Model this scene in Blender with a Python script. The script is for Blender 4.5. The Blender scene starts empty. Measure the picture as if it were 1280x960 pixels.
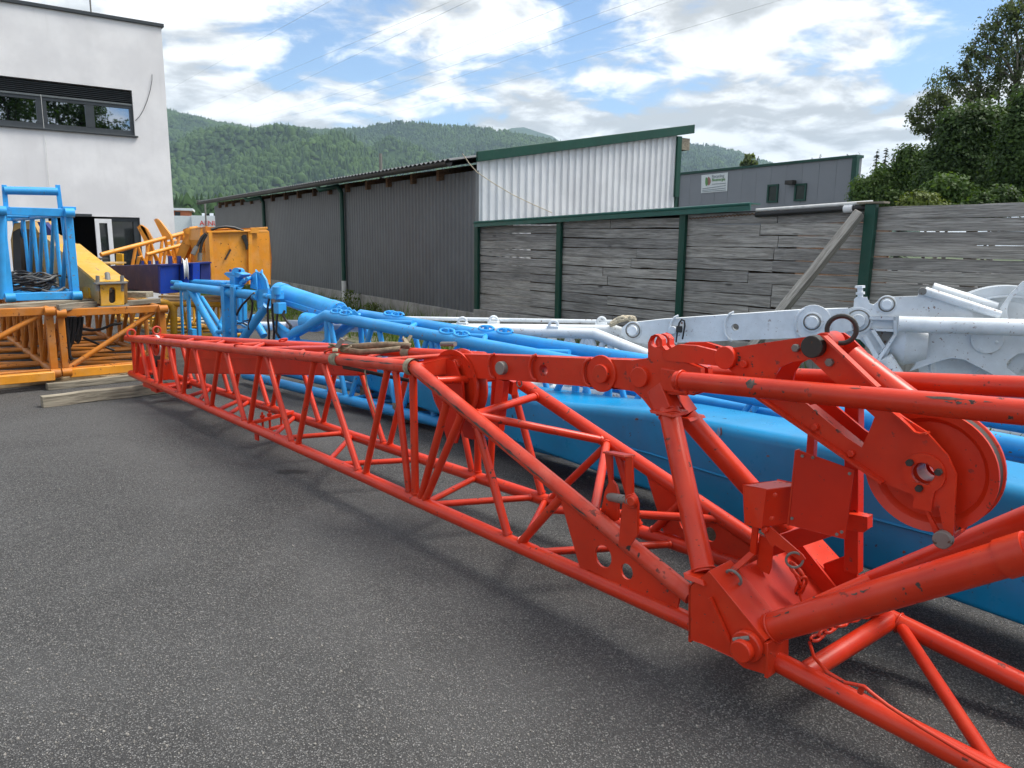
import bpy, bmesh, math, random
import numpy as np
from mathutils import Vector, Matrix
from mathutils.geometry import tessellate_polygon

# ------------------------------------------------------------------ camera
FPX, CAM_H, PITCH, ROLL = 960.0, 1.7, math.atan(179/960), math.radians(0.65)
_F = np.array([0, math.cos(PITCH), -math.sin(PITCH)])
_U0 = np.array([0, math.sin(PITCH), math.cos(PITCH)])
_X = np.array([1.0, 0, 0])
_R = _X*math.cos(ROLL)+_U0*math.sin(ROLL)
_U = _U0*math.cos(ROLL)-_X*math.sin(ROLL)
_C = np.array([0, 0, CAM_H])
scene = bpy.context.scene
COL = scene.collection
cd = bpy.data.cameras.new('camera'); cam = bpy.data.objects.new('camera', cd); COL.objects.link(cam)
cd.sensor_width = 36.0; cd.lens = 36.0*FPX/1280.0; cd.clip_start = 0.05; cd.clip_end = 20000
_m = Matrix.Identity(4)
for i in range(3):
    _m[i][0] = _R[i]; _m[i][1] = _U[i]; _m[i][2] = -_F[i]; _m[i][3] = _C[i]
cam.matrix_world = _m
scene.camera = cam

# ------------------------------------------------------------------ light
SUN_EL, SUN_AZ = math.radians(58), math.radians(84)      # azimuth from +Y towards +X
scene.view_settings.view_transform = 'Standard'
scene.view_settings.look = 'None'
scene.view_settings.exposure = 1.16
scene.view_settings.gamma = 1.0
sl = bpy.data.lights.new('sun', 'SUN'); sl.energy = 2.2; sl.angle = math.radians(26); sl.color = (1.0, 0.95, 0.87)
so = bpy.data.objects.new('sun', sl); COL.objects.link(so)
_d = Vector((math.sin(SUN_AZ)*math.cos(SUN_EL), math.cos(SUN_AZ)*math.cos(SUN_EL), math.sin(SUN_EL)))
so.rotation_euler = _d.to_track_quat('Z', 'Y').to_euler()
so.location = _d*60
try:
    scene.cycles.use_denoising = True
    scene.cycles.max_bounces = 8
    scene.cycles.caustics_reflective = False; scene.cycles.caustics_refractive = False
    scene.cycles.sample_clamp_indirect = 6.0
    scene.cycles.volume_bounces = 0
except Exception:
    pass

class NT:
    """Tiny node-tree writer."""
    def __init__(s, tree):
        s.t = tree; s.n = tree.nodes; s.l = tree.links; s.n.clear()
    def node(s, typ, ins=None, **props):
        nd = s.n.new(typ)
        for k, v in props.items(): setattr(nd, k, v)
        for k, v in (ins or {}).items():
            sock = nd.inputs[k]
            if isinstance(v, bpy.types.NodeSocket): s.l.new(v, sock)
            elif v is not None: sock.default_value = v
        return nd
    def math(s, op, a, b=None, c=None, clamp=False):
        nd = s.n.new('ShaderNodeMath'); nd.operation = op; nd.use_clamp = clamp
        for i, v in enumerate((a, b, c)):
            if v is None: continue
            if isinstance(v, bpy.types.NodeSocket): s.l.new(v, nd.inputs[i])
            else: nd.inputs[i].default_value = v
        return nd.outputs[0]
    def vmath(s, op, a, b=None, out=0):
        nd = s.n.new('ShaderNodeVectorMath'); nd.operation = op
        for i, v in enumerate((a, b)):
            if v is None: continue
            if isinstance(v, bpy.types.NodeSocket): s.l.new(v, nd.inputs[i])
            else: nd.inputs[i].default_value = v
        return nd.outputs[out]
    def noise(s, vec, scale, detail=4, rough=0.5, dist=0.0, out='Fac'):
        return s.node('ShaderNodeTexNoise', {'Vector': vec, 'Scale': scale, 'Detail': detail, 'Roughness': rough, 'Distortion': dist}).outputs[out]
    def ramp(s, fac, lo, hi, a=0.0, b=1.0):
        nd = s.n.new('ShaderNodeMapRange'); nd.clamp = True; nd.interpolation_type = 'SMOOTHSTEP'
        s.l.new(fac, nd.inputs[0])
        for i, v in enumerate((lo, hi, a, b)):
            if isinstance(v, bpy.types.NodeSocket): s.l.new(v, nd.inputs[i+1])
            else: nd.inputs[i+1].default_value = v
        return nd.outputs[0]
    def mix(s, fac, a, b, blend='MIX'):
        nd = s.n.new('ShaderNodeMix'); nd.data_type = 'RGBA'; nd.blend_type = blend
        for sock, v in ((nd.inputs[0], fac), (nd.inputs[6], a), (nd.inputs[7], b)):
            if isinstance(v, bpy.types.NodeSocket): s.l.new(v, sock)
            elif isinstance(v, (tuple, list)): sock.default_value = tuple(v)+((1,) if len(v) == 3 else ())
            else: sock.default_value = v
        return nd.outputs[2]

SKY_SEED = 9.2
# ------------------------------------------------------------------ sky: Nishita with broken cumulus
world = bpy.data.worlds.new('World'); scene.world = world; world.use_nodes = True
w = NT(world.node_tree)
sky = w.node('ShaderNodeTexSky', sky_type='NISHITA', sun_disc=False, sun_elevation=SUN_EL, sun_rotation=SUN_AZ, air_density=1.0, dust_density=0.6, ozone_density=1.6, altitude=450)
gen = w.node('ShaderNodeTexCoord').outputs['Generated']
dirn = w.vmath('NORMALIZE', gen)
sx = w.node('ShaderNodeSeparateXYZ', {0: dirn})
zz = w.math('MAXIMUM', sx.outputs[2], 0.0)
den = w.math('ADD', zz, 0.22)
cu = w.math('DIVIDE', sx.outputs[0], den); cv = w.math('DIVIDE', sx.outputs[1], den)
cp = w.node('ShaderNodeCombineXYZ', {0: cu, 1: cv, 2: SKY_SEED}).outputs[0]
cps = w.vmath('ADD', cp, (0.05, 0.10, 0.0))
def dens(p):
    big = w.noise(p, 1.5, 3, 0.5, 0.2)
    fine = w.noise(p, 4.2, 9, 0.58, 0.35)
    return w.math('ADD', w.math('MULTIPLY', big, 0.62), w.math('MULTIPLY', fine, 0.42))
d0 = dens(cp); d1 = dens(cps)
low = w.ramp(sx.outputs[2], .10, .26, .045, .0)
d0c = w.math('ADD', d0, low)
cover = w.ramp(d0c, 0.438, 0.522)
lit = w.ramp(w.math('SUBTRACT', d0, d1), -0.075, 0.07)
thick = w.ramp(d0, 0.54, 0.72)
cb = w.math('SUBTRACT', w.math('ADD', 0.335, w.math('MULTIPLY', lit, 0.38)), w.math('MULTIPLY', thick, 0.05))
sund = w.node('ShaderNodeVectorMath', {0: dirn, 1: tuple(_d)}, operation='DOT_PRODUCT').outputs['Value']
glow = w.ramp(sund, 0.60, 1.0, 0.0, 0.45)
cb = w.math('ADD', cb, glow)
cb9 = w.math('MULTIPLY', cb, 9.3)
ccol = w.node('ShaderNodeCombineColor', {0: w.math('MULTIPLY', cb9, 0.97), 1: w.math('MULTIPLY', cb9, 0.99), 2: cb9}).outputs[0]
skyb = w.mix(1.0, sky.outputs[0], (0.66, 0.76, 0.85), 'MULTIPLY')
below = w.ramp(sx.outputs[2], -0.03, 0.02)
mixc = w.mix(cover, skyb, ccol)
bg = w.node('ShaderNodeBackground', {'Color': mixc, 'Strength': 0.1})
w.l.new(bg.outputs[0], w.node('ShaderNodeOutputWorld').inputs[0])

# ------------------------------------------------------------------ geometry of the view: photograph point -> place in the yard
def _ray(x, y): return _F+_R*(x-640)/FPX-_U*(y-480)/FPX
def atz(x, y, z):
    d = _ray(x, y); return Vector(_C+d*(z-CAM_H)/d[2])
def aty(x, y, Y):
    d = _ray(x, y); return Vector(_C+d*Y/d[1])
class Frame:
    """A machine's own axes: u along it (horizontal, azimuth az), v across it, z up."""
    def __init__(s, o, az):
        a = math.radians(az); s.o = np.array([o[0], o[1], 0.0])
        s.u = np.array([math.sin(a), math.cos(a), 0]); s.v = np.array([math.cos(a), -math.sin(a), 0])
    def W(s, u, v, z): return Vector(s.o+s.u*u+s.v*v+np.array([0, 0, z]))
    def V(s, x, y, v):                       # on the vertical plane at offset v
        d = _ray(x, y); q = s.o+s.v*v
        return Vector(_C+d*np.dot(q-_C, s.v)/np.dot(d, s.v))
    def Ux(s, x, y, u):
        d = _ray(x, y); q = s.o+s.u*u
        return Vector(_C+d*np.dot(q-_C, s.u)/np.dot(d, s.u))
    def loc(s, p):
        q = np.array(p)-s.o; return (q@s.u, q@s.v, p[2])
def onx(a, b, x):
    """Point of the line a-b that lies in the photograph's column x."""
    A = np.array(a)-_C; D = np.array(b)-np.array(a); k = (x-640)/FPX
    t = (k*(A@_F)-A@_R)/((D@_R)-k*(D@_F)); return Vector(np.array(a)+D*t)
def proj(p):
    q = np.array(p)-_C; ww = q@_F; return 640+FPX*(q@_R)/ww, 480-FPX*(q@_U)/ww

# ------------------------------------------------------------------ scene graph helpers
WM = {}
def _register(o, M, parent):
    WM[o.name] = M
    if parent is not None:
        o.parent = parent; o.matrix_basis = WM[parent.name].inverted() @ M
    else:
        o.matrix_basis = M
def tag(o, label=None, cat=None, group=None, kind=None):
    if label: o['label'] = label
    if cat: o['category'] = cat
    if group: o['group'] = group
    if kind: o['kind'] = kind
    return o
def thing(name, label, cat, loc=(0, 0, 0), group=None):
    o = bpy.data.objects.new(name, None); COL.objects.link(o); o.empty_display_size = 0.2
    _register(o, Matrix.Translation(Vector(loc)), None)
    return tag(o, label, cat, group)

def perp(d):
    d = Vector(d).normalized()
    a = Vector((0, 0, 1)) if abs(d.z) < 0.9 else Vector((1, 0, 0))
    x = d.cross(a).normalized(); return x, x.cross(d).normalized()      # sideways, upwards
class MB:
    def __init__(s): s.v = []; s.f = []
    def add(s, vs, fs):
        n = len(s.v); s.v += [Vector(p) for p in vs]; s.f += [tuple(i+n for i in f) for f in fs]; return s
    def tube(s, a, b, r, seg=14, r2=None, caps=True):
        return s.poly([a, b], r, seg, caps, r2)
    def poly(s, pts, r, seg=12, caps=True, r2=None):
        pts = [Vector(p) for p in pts]; n = len(pts); rings = []
        x = None
        for i, p in enumerate(pts):
            d0 = (pts[i]-pts[i-1]).normalized() if i else (pts[1]-pts[0]).normalized()
            d1 = (pts[i+1]-pts[i]).normalized() if i < n-1 else d0
            d = (d0+d1).normalized()
            if x is None: x, _y = perp(d)
            x = (x-d*x.dot(d)).normalized(); y = d.cross(x)
            k = 1.0/max(0.35, d.dot(d0)); rr = r if r2 is None else r+(r2-r)*i/(n-1)
            bend = (d1-d0); bend = bend-d*bend.dot(d)
            ring = []
            for j in range(seg):
                a = 2*math.pi*j/seg; o = (x*math.cos(a)+y*math.sin(a))*rr
                if bend.length > 1e-5:
                    bn = bend.normalized(); o = o+bn*o.dot(bn)*(k-1)
                ring.append(p+o)
            rings.append(ring)
        vs = [q for rg in rings for q in rg]; fs = []
        for i in range(n-1):
            for j in range(seg):
                fs.append((i*seg+j, i*seg+(j+1) % seg, (i+1)*seg+(j+1) % seg, (i+1)*seg+j))
        if caps: fs += [tuple(range(seg-1, -1, -1)), tuple((n-1)*seg+j for j in range(seg))]
        return s.add(vs, fs)
    def box(s, c, X, Y, Z):
        """Box about c with half-axis vectors X, Y, Z."""
        c, X, Y, Z = Vector(c), Vector(X), Vector(Y), Vector(Z)
        if X.cross(Y).dot(Z) < 0: Z = -Z
        vs = [c+X*i+Y*j+Z*k for k in (-1, 1) for j in (-1, 1) for i in (-1, 1)]
        return s.add(vs, [(0, 2, 3, 1), (4, 5, 7, 6), (0, 1, 5, 4), (2, 6, 7, 3), (0, 4, 6, 2), (1, 3, 7, 5)])
    def bar(s, a, b, wd, h, up=None):
        a, b = Vector(a), Vector(b); d = (b-a)
        x, y = perp(d)
        if up is not None:
            u = Vector(up); y = (u-d.normalized()*u.dot(d.normalized())).normalized(); x = d.normalized().cross(y)
        return s.box((a+b)/2, d/2, x*wd/2, y*h/2)
    def plate(s, outline, thick, holes=()):
        """Flat plate: outline points (any plane) pushed to both sides by half of the vector thick."""
        t = Vector(thick)/2; loops = [[Vector(p) for p in outline]]+[[Vector(p) for p in h] for h in holes]
        flat = [p for lp in loops for p in lp]; n = len(flat)
        tri = tessellate_polygon(loops)
        vs = [p+t for p in flat]+[p-t for p in flat]; fs = []
        for a, b, c in tri:
            nn = (flat[b]-flat[a]).cross(flat[c]-flat[a])
            if nn.dot(t) < 0: a, b, c = a, c, b
            fs += [(a, b, c), (n+a, n+c, n+b)]
        k = 0
        for lp in loops:
            m = len(lp)
            for i in range(m):
                j = (i+1) % m; fs.append((k+i, k+j, n+k+j, n+k+i))
            k += m
        return s.add(vs, fs)
    def ring(s, c, axis, R, r, seg=24, rs=8, a0=0, a1=2*math.pi, xref=None):
        c = Vector(c); x, y = perp(axis)
        if xref is not None:
            ax = Vector(axis).normalized(); x = (Vector(xref)-ax*Vector(xref).dot(ax)).normalized(); y = ax.cross(x)
        full = abs(a1-a0-2*math.pi) < 1e-6
        pts = [c+x*R*math.cos(a0+(a1-a0)*i/seg)+y*R*math.sin(a0+(a1-a0)*i/seg) for i in range(seg+(0 if full else 1))]
        if not full: return s.poly(pts, r, rs)
        ax = Vector(axis).normalized(); vs = []; fs = []
        for i, p in enumerate(pts):
            o = (p-c).normalized()
            for j in range(rs):
                a = 2*math.pi*j/rs; vs.append(p+o*r*math.cos(a)+ax*r*math.sin(a))
        for i in range(seg):
            for j in range(rs):
                i2 = (i+1) % seg; j2 = (j+1) % rs
                fs.append((i*rs+j, i2*rs+j, i2*rs+j2, i*rs+j2))
        return s.add(vs, fs)
    def lathe(s, c, axis, prof, seg=40):
        """prof: (radius, distance along axis) pairs, first and last may be on the axis."""
        c = Vector(c); ax = Vector(axis).normalized(); x, y = perp(ax); vs = []; fs = []
        for (r, h) in prof:
            for j in range(seg):
                a = 2*math.pi*j/seg; vs.append(c+ax*h+(x*math.cos(a)+y*math.sin(a))*r)
        m = len(prof)
        for i in range(m-1):
            for j in range(seg):
                fs.append((i*seg+j, (i+1)*seg+j, (i+1)*seg+(j+1) % seg, i*seg+(j+1) % seg))
        return s.add(vs, fs)
    def obj(s, name, mat, parent=None, smooth=38, bevel=0.0, label=None, kind=None, M=None):
        me = bpy.data.meshes.new(name)
        if M is None:
            n = max(1, len(s.v)); c = Vector((0, 0, 0))
            for p in s.v: c += p
            M = Matrix.Translation(c/n)
        Mi = M.inverted()
        me.from_pydata([Mi @ p for p in s.v], [], s.f); me.materials.append(mat)
        if smooth:
            me.shade_smooth(); me.set_sharp_from_angle(angle=math.radians(smooth))
        o = bpy.data.objects.new(name, me); COL.objects.link(o); _register(o, M, parent)
        if bevel:
            b = o.modifiers.new('edge', 'BEVEL'); b.width = bevel; b.segments = 2; b.limit_method = 'ANGLE'; b.angle_limit = math.radians(40)
        if label: o['label'] = label
        if kind: o['kind'] = kind
        return o
def strut(name, a, b, r, mat, parent, seg=12, **k): return MB().tube(a, b, r, seg).obj(name, mat, parent, **k)
def axisM(a, b, up=None):
    a, b = Vector(a), Vector(b); d = (b-a).normalized(); x, y = perp(d)
    if up is not None:
        u = Vector(up); y = (u-d*u.dot(d)).normalized(); x = y.cross(d)
    else: x = y.cross(d)
    M = Matrix.Identity(4)
    for i in range(3): M[i][0] = d[i]; M[i][1] = -x[i]; M[i][2] = y[i]; M[i][3] = (a[i]+b[i])/2
    if M.to_3x3().determinant() < 0:
        for i in range(3): M[i][1] = -M[i][1]
    return M
def beam(name, a, b, wd, h, mat, parent=None, up=None, bevel=0.0, warp=0.0, rnd=None, **k):
    """Timber or bar laid along its own x axis, so that grain runs lengthwise."""
    M = axisM(a, b, up); L = (Vector(b)-Vector(a)).length; mb = MB(); n = 6 if warp else 1
    vs = []; fs = []
    for i in range(n+1):
        x = -L/2+L*i/n; dy = rnd.uniform(-1, 1)*warp if warp else 0; dz = rnd.uniform(-1, 1)*warp if warp else 0
        hh = h*(1+(rnd.uniform(-.04, .04) if warp else 0))
        vs += [(x, -wd/2+dy, -hh/2+dz), (x, wd/2+dy, -hh/2+dz), (x, wd/2+dy, hh/2+dz), (x, -wd/2+dy, hh/2+dz)]
    for i in range(n):
        for j in range(4): fs.append((i*4+j, (i+1)*4+j, (i+1)*4+(j+1) % 4, i*4+(j+1) % 4)[::-1])
    fs += [(0, 1, 2, 3)[::-1], tuple(n*4+j for j in range(4))]
    mb.add([M @ Vector(p) for p in vs], fs)
    return mb.obj(name, mat, parent, smooth=30, bevel=bevel, M=M, **k)

# ------------------------------------------------------------------ materials
MATS = {}
def newmat(name):
    m = bpy.data.materials.new(name); m.use_nodes = True; MATS[name] = m; return m, NT(m.node_tree)
def ocoord(t, world_=False):
    tc = t.node('ShaderNodeTexCoord').outputs['Object']
    if world_: return t.node('ShaderNodeNewGeometry').outputs['Position']
    rnd = t.node('ShaderNodeObjectInfo').outputs['Random']
    off = t.node('ShaderNodeCombineXYZ', {0: t.math('MULTIPLY', rnd, 37.0), 1: t.math('MULTIPLY', rnd, 91.0), 2: t.math('MULTIPLY', rnd, 53.0)}).outputs[0]
    return t.vmath('ADD', tc, off)
def finish(t, col, rough, bump=None, dist=0.002, metal=0.0, spec=0.5, coat=0.0, normal=None, **extra):
    ins = {'Base Color': col, 'Roughness': rough, 'Metallic': metal, 'Specular IOR Level': spec, 'Coat Weight': coat, 'Coat Roughness': 0.2}
    ins.update(extra)
    if bump is not None:
        ins['Normal'] = t.node('ShaderNodeBump', {'Height': bump, 'Strength': 1.0, 'Distance': dist}).outputs[0]
    b = t.node('ShaderNodeBsdfPrincipled', ins)
    t.l.new(b.outputs[0], t.node('ShaderNodeOutputMaterial').inputs[0]); return b
def rgb(c): return (c[0], c[1], c[2], 1)
def paint(name, col, chip=(0.05, 0.035, 0.03), amount=0.5, rough=0.36, fade=None, fade_amt=0.0, dirt=0.15, spec=0.38, streak=0.22):
    """Old machine paint: slightly blotchy, chipped to primer or rust, dusty."""
    m, t = newmat(name); p = ocoord(t)
    blot = t.ramp(t.noise(p, 2.2, 5, .6), .3, .7)
    c = t.mix(blot, tuple(x*0.86 for x in col), tuple(min(1, x*1.12) for x in col))
    if fade:
        f = t.math('MULTIPLY', t.ramp(t.noise(p, 5.5, 6, .65), .42, .7), fade_amt)
        c = t.mix(f, c, fade)
    dm = t.math('MULTIPLY', t.ramp(t.noise(p, 9.0, 8, .7), .5, .8), dirt)
    c = t.mix(dm, c, (0.10, 0.085, 0.065))
    wp = t.node('ShaderNodeNewGeometry').outputs['Position']
    stk = t.ramp(t.noise(t.node('ShaderNodeMapping', {'Vector': wp, 'Scale': (11, 11, .8)}).outputs[0], 1.4, 5, .65), .54, .78)
    c = t.mix(t.math('MULTIPLY', stk, streak), c, tuple(x*.55+.09 for x in col))
    grime = t.ramp(t.noise(wp, 1.7, 6, .68, .6), .56, .74)
    c = t.mix(t.math('MULTIPLY', grime, streak*1.1), c, tuple(x*.42+.012 for x in col))
    patch = t.ramp(t.noise(p, 3.0, 3, .5), .46, .62)
    spots = t.noise(p, 26.0, 5, .62)
    lo = 0.665-0.085*amount
    ch = t.math('MULTIPLY', t.ramp(spots, lo, lo+0.025), patch)
    scr = t.ramp(t.noise(p, 70.0, 2, .5), 0.735-0.03*amount, 0.75)
    ch = t.math('MAXIMUM', ch, t.math('MULTIPLY', scr, 0.8))
    c = t.mix(ch, c, chip)
    r = t.math('ADD', t.math('MULTIPLY', t.noise(p, 6.0, 5, .6), 0.22), rough-0.10)
    r = t.math('ADD', r, t.math('MULTIPLY', ch, 0.4))
    h = t.math('SUBTRACT', t.math('MULTIPLY', t.noise(p, 11.0, 3, .5), 0.5), t.math('MULTIPLY', ch, 0.6))
    finish(t, c, r, h, 0.0012, spec=spec)
    return m
RED = paint('red_paint', (0.56, 0.030, 0.008), amount=0.55, fade=(0.63, 0.062, 0.018), fade_amt=0.4, spec=.4, rough=.32, streak=.07)
RED_FADED = paint('faded_red_paint', (0.56, 0.042, 0.016), amount=0.8, fade=(0.60, 0.13, 0.09), fade_amt=0.5, spec=.35, streak=.1)
RED_DARK = paint('plain_red_paint', (0.52, 0.023, 0.007), amount=0.3, dirt=0.08, spec=.35, streak=.06)
SKYBLUE = paint('light_blue_paint', (0.034, 0.33, 0.72), chip=(0.18, 0.13, 0.10), amount=0.65, fade=(0.08, 0.36, 0.74), fade_amt=0.3)
BOXBLUE = paint('box_blue_paint', (0.003, 0.225, 0.47), chip=(0.03, 0.05, 0.09), amount=0.15, fade=(0.012, 0.21, 0.50), fade_amt=0.3, rough=0.30, spec=.42, streak=.12)
WHITE = paint('white_paint', (0.71, 0.75, 0.78), chip=(0.16, 0.06, 0.03), amount=0.55, fade=(0.56, 0.60, 0.62), fade_amt=0.5, rough=0.36, dirt=0.16, streak=.12)
ORANGE = paint('orange_paint', (0.72, 0.29, 0.025), chip=(0.06, 0.03, 0.02), amount=0.35, fade=(0.66, 0.36, 0.15), fade_amt=0.35)
BROWNOR = paint('brown_orange_paint', (0.50, 0.165, 0.014), chip=(0.09, 0.035, 0.02), amount=0.8, fade=(0.42, 0.22, 0.10), fade_amt=0.5, rough=0.5, dirt=0.35)
YELLOW = paint('yellow_paint', (0.66, 0.34, 0.012), chip=(0.08, 0.05, 0.03), amount=0.7, fade=(0.62, 0.42, 0.18), fade_amt=0.4)
TAN = paint('faded_yellow_paint', (0.44, 0.27, 0.085), chip=(0.10, 0.06, 0.04), amount=0.8, fade=(0.40, 0.29, 0.16), fade_amt=0.6, rough=0.55, dirt=0.35)
NAVY = paint('navy_paint', (0.018, 0.03, 0.16), chip=(0.08, 0.05, 0.05), amount=0.5, fade=(0.05, 0.05, 0.17), fade_amt=0.4)
GREEN = paint('green_paint', (0.004, 0.052, 0.035), chip=(0.02, 0.05, 0.04), amount=0.1, rough=0.42, dirt=0.2)
STEEL = paint('dull_steel', (0.18, 0.175, 0.16), chip=(0.10, 0.05, 0.03), amount=0.8, rough=0.5, dirt=0.4)
DARKSTEEL = paint('dark_steel', (0.035, 0.033, 0.03), chip=(0.12, 0.06, 0.03), amount=0.6, rough=0.5)
def plain(name, col, rough=0.6, var=0.12, scale=8, bump=0.0, spec=0.5, metal=0.0):
    m, t = newmat(name); p = ocoord(t); n = t.noise(p, scale, 5, .6)
    c = t.mix(t.ramp(n, .3, .7), tuple(x*(1-var) for x in col), tuple(min(1, x*(1+var)) for x in col))
    finish(t, c, t.math('ADD', t.math('MULTIPLY', n, .2), rough-.1), n if bump else None, bump, metal=metal, spec=spec); return m
RUBBER = plain('black_rubber', (0.012, 0.012, 0.013), 0.45)
WEB = plain('webbing_strap', (0.27, 0.225, 0.155), 0.9, 0.3, 30, 0.003)
ROPE = plain('rope_fibre', (0.50, 0.44, 0.33), 0.9, 0.3, 60, 0.003)
GREYPL = plain('grey_plastic', (0.62, 0.62, 0.60), 0.45)
def wood(name, c0, c1, dark=0.25, knots=0.5, rough=0.85, gs=1.0):
    m, t = newmat(name); p = ocoord(t)
    st = t.node('ShaderNodeMapping', {'Vector': p, 'Scale': (0.7*gs, 14*gs, 14*gs)}).outputs[0]
    g = t.noise(st, 2.6, 8, .62, .6)
    fine = t.noise(t.node('ShaderNodeMapping', {'Vector': p, 'Scale': (2.0, 90, 90)}).outputs[0], 2.0, 4, .6, .3)
    c = t.mix(t.ramp(g, .3, .72), c0, c1)
    c = t.mix(t.math('MULTIPLY', t.ramp(fine, .46, .66), .7), c, tuple(x*.36 for x in c0))
    big = t.noise(p, 1.3, 3, .5)
    c = t.mix(t.math('MULTIPLY', t.ramp(big, .45, .75), dark), c, tuple(x*.35 for x in c0))
    vo = t.node('ShaderNodeTexVoronoi', {'Vector': t.node('ShaderNodeMapping', {'Vector': p, 'Scale': (1.6, 6, 6)}).outputs[0], 'Scale': 1.0}).outputs['Distance']
    kn = t.math('MULTIPLY', t.ramp(vo, .13, .05), knots)
    c = t.mix(kn, c, tuple(x*.22 for x in c0))
    tint = t.node('ShaderNodeObjectInfo').outputs['Random']
    c = t.mix(1.0, c, t.node('ShaderNodeCombineColor', {0: t.math('ADD', .78, t.math('MULTIPLY', tint, .42)), 1: t.math('ADD', .78, t.math('MULTIPLY', tint, .41)), 2: t.math('ADD', .8, t.math('MULTIPLY', tint, .38))}).outputs[0], 'MULTIPLY')
    finish(t, c, rough, t.math('ADD', g, t.math('MULTIPLY', fine, -.5)), 0.006, spec=.25); return m
GREYWOOD = wood('weathered_grey_wood', (0.22, 0.212, 0.198), (0.45, 0.438, 0.412), knots=.8)
NEWWOOD = wood('pale_sawn_wood', (0.40, 0.29, 0.17), (0.58, 0.45, 0.28), dark=.15)
OLDWOOD = wood('old_timber', (0.20, 0.175, 0.13), (0.40, 0.36, 0.28), dark=.45)
PALEWOOD = wood('pale_weathered_timber', (0.26, 0.245, 0.22), (0.46, 0.44, 0.40), dark=.35)
BROWNWOOD = wood('brown_rafter_wood', (0.12, 0.07, 0.04), (0.22, 0.13, 0.08))
# ================================================================== SETTING
rng = random.Random(7)
# ---- asphalt yard and the ground beyond it
def asphalt_mat():
    m, t = newmat('asphalt'); p = ocoord(t, True)
    warp = t.vmath('ADD', p, t.vmath('MULTIPLY', t.node('ShaderNodeTexNoise', {'Vector': p, 'Scale': 60.0, 'Detail': 2.0}).outputs['Color'], (.012, .012, .012)))
    v = t.node('ShaderNodeTexVoronoi', {'Vector': warp, 'Scale': 140.0, 'Randomness': 1.0})
    rnd = t.node('ShaderNodeSeparateColor', {0: v.outputs['Color']})
    stone = t.ramp(v.outputs['Distance'], .62, .30)
    tone = t.math('POWER', rnd.outputs[0], 1.35)
    c = t.mix(tone, (.046, .046, .0465), (.250, .246, .240))
    pale = t.ramp(rnd.outputs[1], .92, .96)
    c = t.mix(pale, c, (.33, .325, .315))
    c = t.mix(stone, (.018, .018, .019), c)
    v2 = t.node('ShaderNodeTexVoronoi', {'Vector': p, 'Scale': 260.0})
    fine = t.node('ShaderNodeSeparateColor', {0: v2.outputs['Color']}).outputs[0]
    c = t.mix(.25, c, t.mix(fine, (.03, .03, .03), (.16, .157, .15)))
    patch = t.ramp(t.noise(p, .45, 6, .62, .8), .38, .64)
    c = t.mix(t.math('MULTIPLY', patch, .25), c, (.150, .150, .149))
    wear = t.ramp(t.noise(p, 2.3, 6, .65), .52, .75)
    c = t.mix(t.math('MULTIPLY', wear, .22), c, (.040, .040, .041))
    stain = t.ramp(t.noise(p, 1.1, 4, .6, 1.2), .66, .74)
    c = t.mix(t.math('MULTIPLY', stain, .14), c, (.022, .022, .023))
    spot = t.node('ShaderNodeVectorMath', {0: t.vmath('SUBTRACT', p, tuple(atz(364, 590, 0))), 1: (4.2, 8.5, 1)}, operation='MULTIPLY').outputs[0]
    sd_ = t.math('ADD', t.vmath('LENGTH', spot, None, 1), t.math('MULTIPLY', t.noise(p, 14, 4, .6), .9))
    c = t.mix(t.ramp(sd_, 1.15, .75, 0, .75), c, (.012, .012, .012))
    h = t.math('MULTIPLY', t.math('ADD', stone, t.math('MULTIPLY', fine, .25)), t.math('ADD', .5, rnd.outputs[2]))
    finish(t, c, t.math('ADD', .62, t.math('MULTIPLY', rnd.outputs[1], .25)), h, .0035, spec=.35); return m
ASPHALT = asphalt_mat()
def sheet(name, pts, mat, kind='structure', z=0.0):
    o = MB().add([(x, y, z) for x, y in pts], [tuple(range(len(pts)))]).obj(name, mat, None, smooth=0); tag(o, kind=kind); return o
MEADOW = plain('meadow', (0.055, 0.085, 0.03), .95, .35, .8)
sheet('ground', [(-9000, -3000), (9000, -3000), (9000, 9000), (-9000, 9000)], MEADOW, z=-.03)
sheet('asphalt_yard', [(-60, -45), (40, -45), (40, 70), (-60, 70)], ASPHALT)

# ---- frames of the standing structures
S0 = atz(595, 391, .38)
SH = Frame(S0, -33.3)          # shed: u runs away along its long wall, v into it
FE = Frame(S0, -40.0)          # fence: u negative towards the camera
def verge_mat():
    m, t = newmat('verge_soil'); p = ocoord(t, True)
    n = t.noise(p, 9, 7, .65); c = t.mix(t.ramp(n, .35, .65), (.05, .07, .022), (.16, .145, .115))
    finish(t, c, .95, n, .03, spec=.2); return m
VERGE = verge_mat()
va = [FE.W(-11.5, -2.3, 0), FE.W(-11.5, .4, 0), SH.W(0, .2, 0), SH.W(22, .2, 0), SH.W(22, -2.6, 0), SH.W(6, -2.6, 0), FE.W(-1.0, -2.6, 0)]
sheet('grass_verge', [(p.x, p.y) for p in va], VERGE, z=.006)
def point_verge(r):
    if r.random() < .5: return FE.W(-r.uniform(0, 11.5), -2.3+2.3*r.random()**1.0, 0)
    return SH.W(r.uniform(0, 21), -2.6*r.random(), 0)
LEAFG = {}
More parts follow.
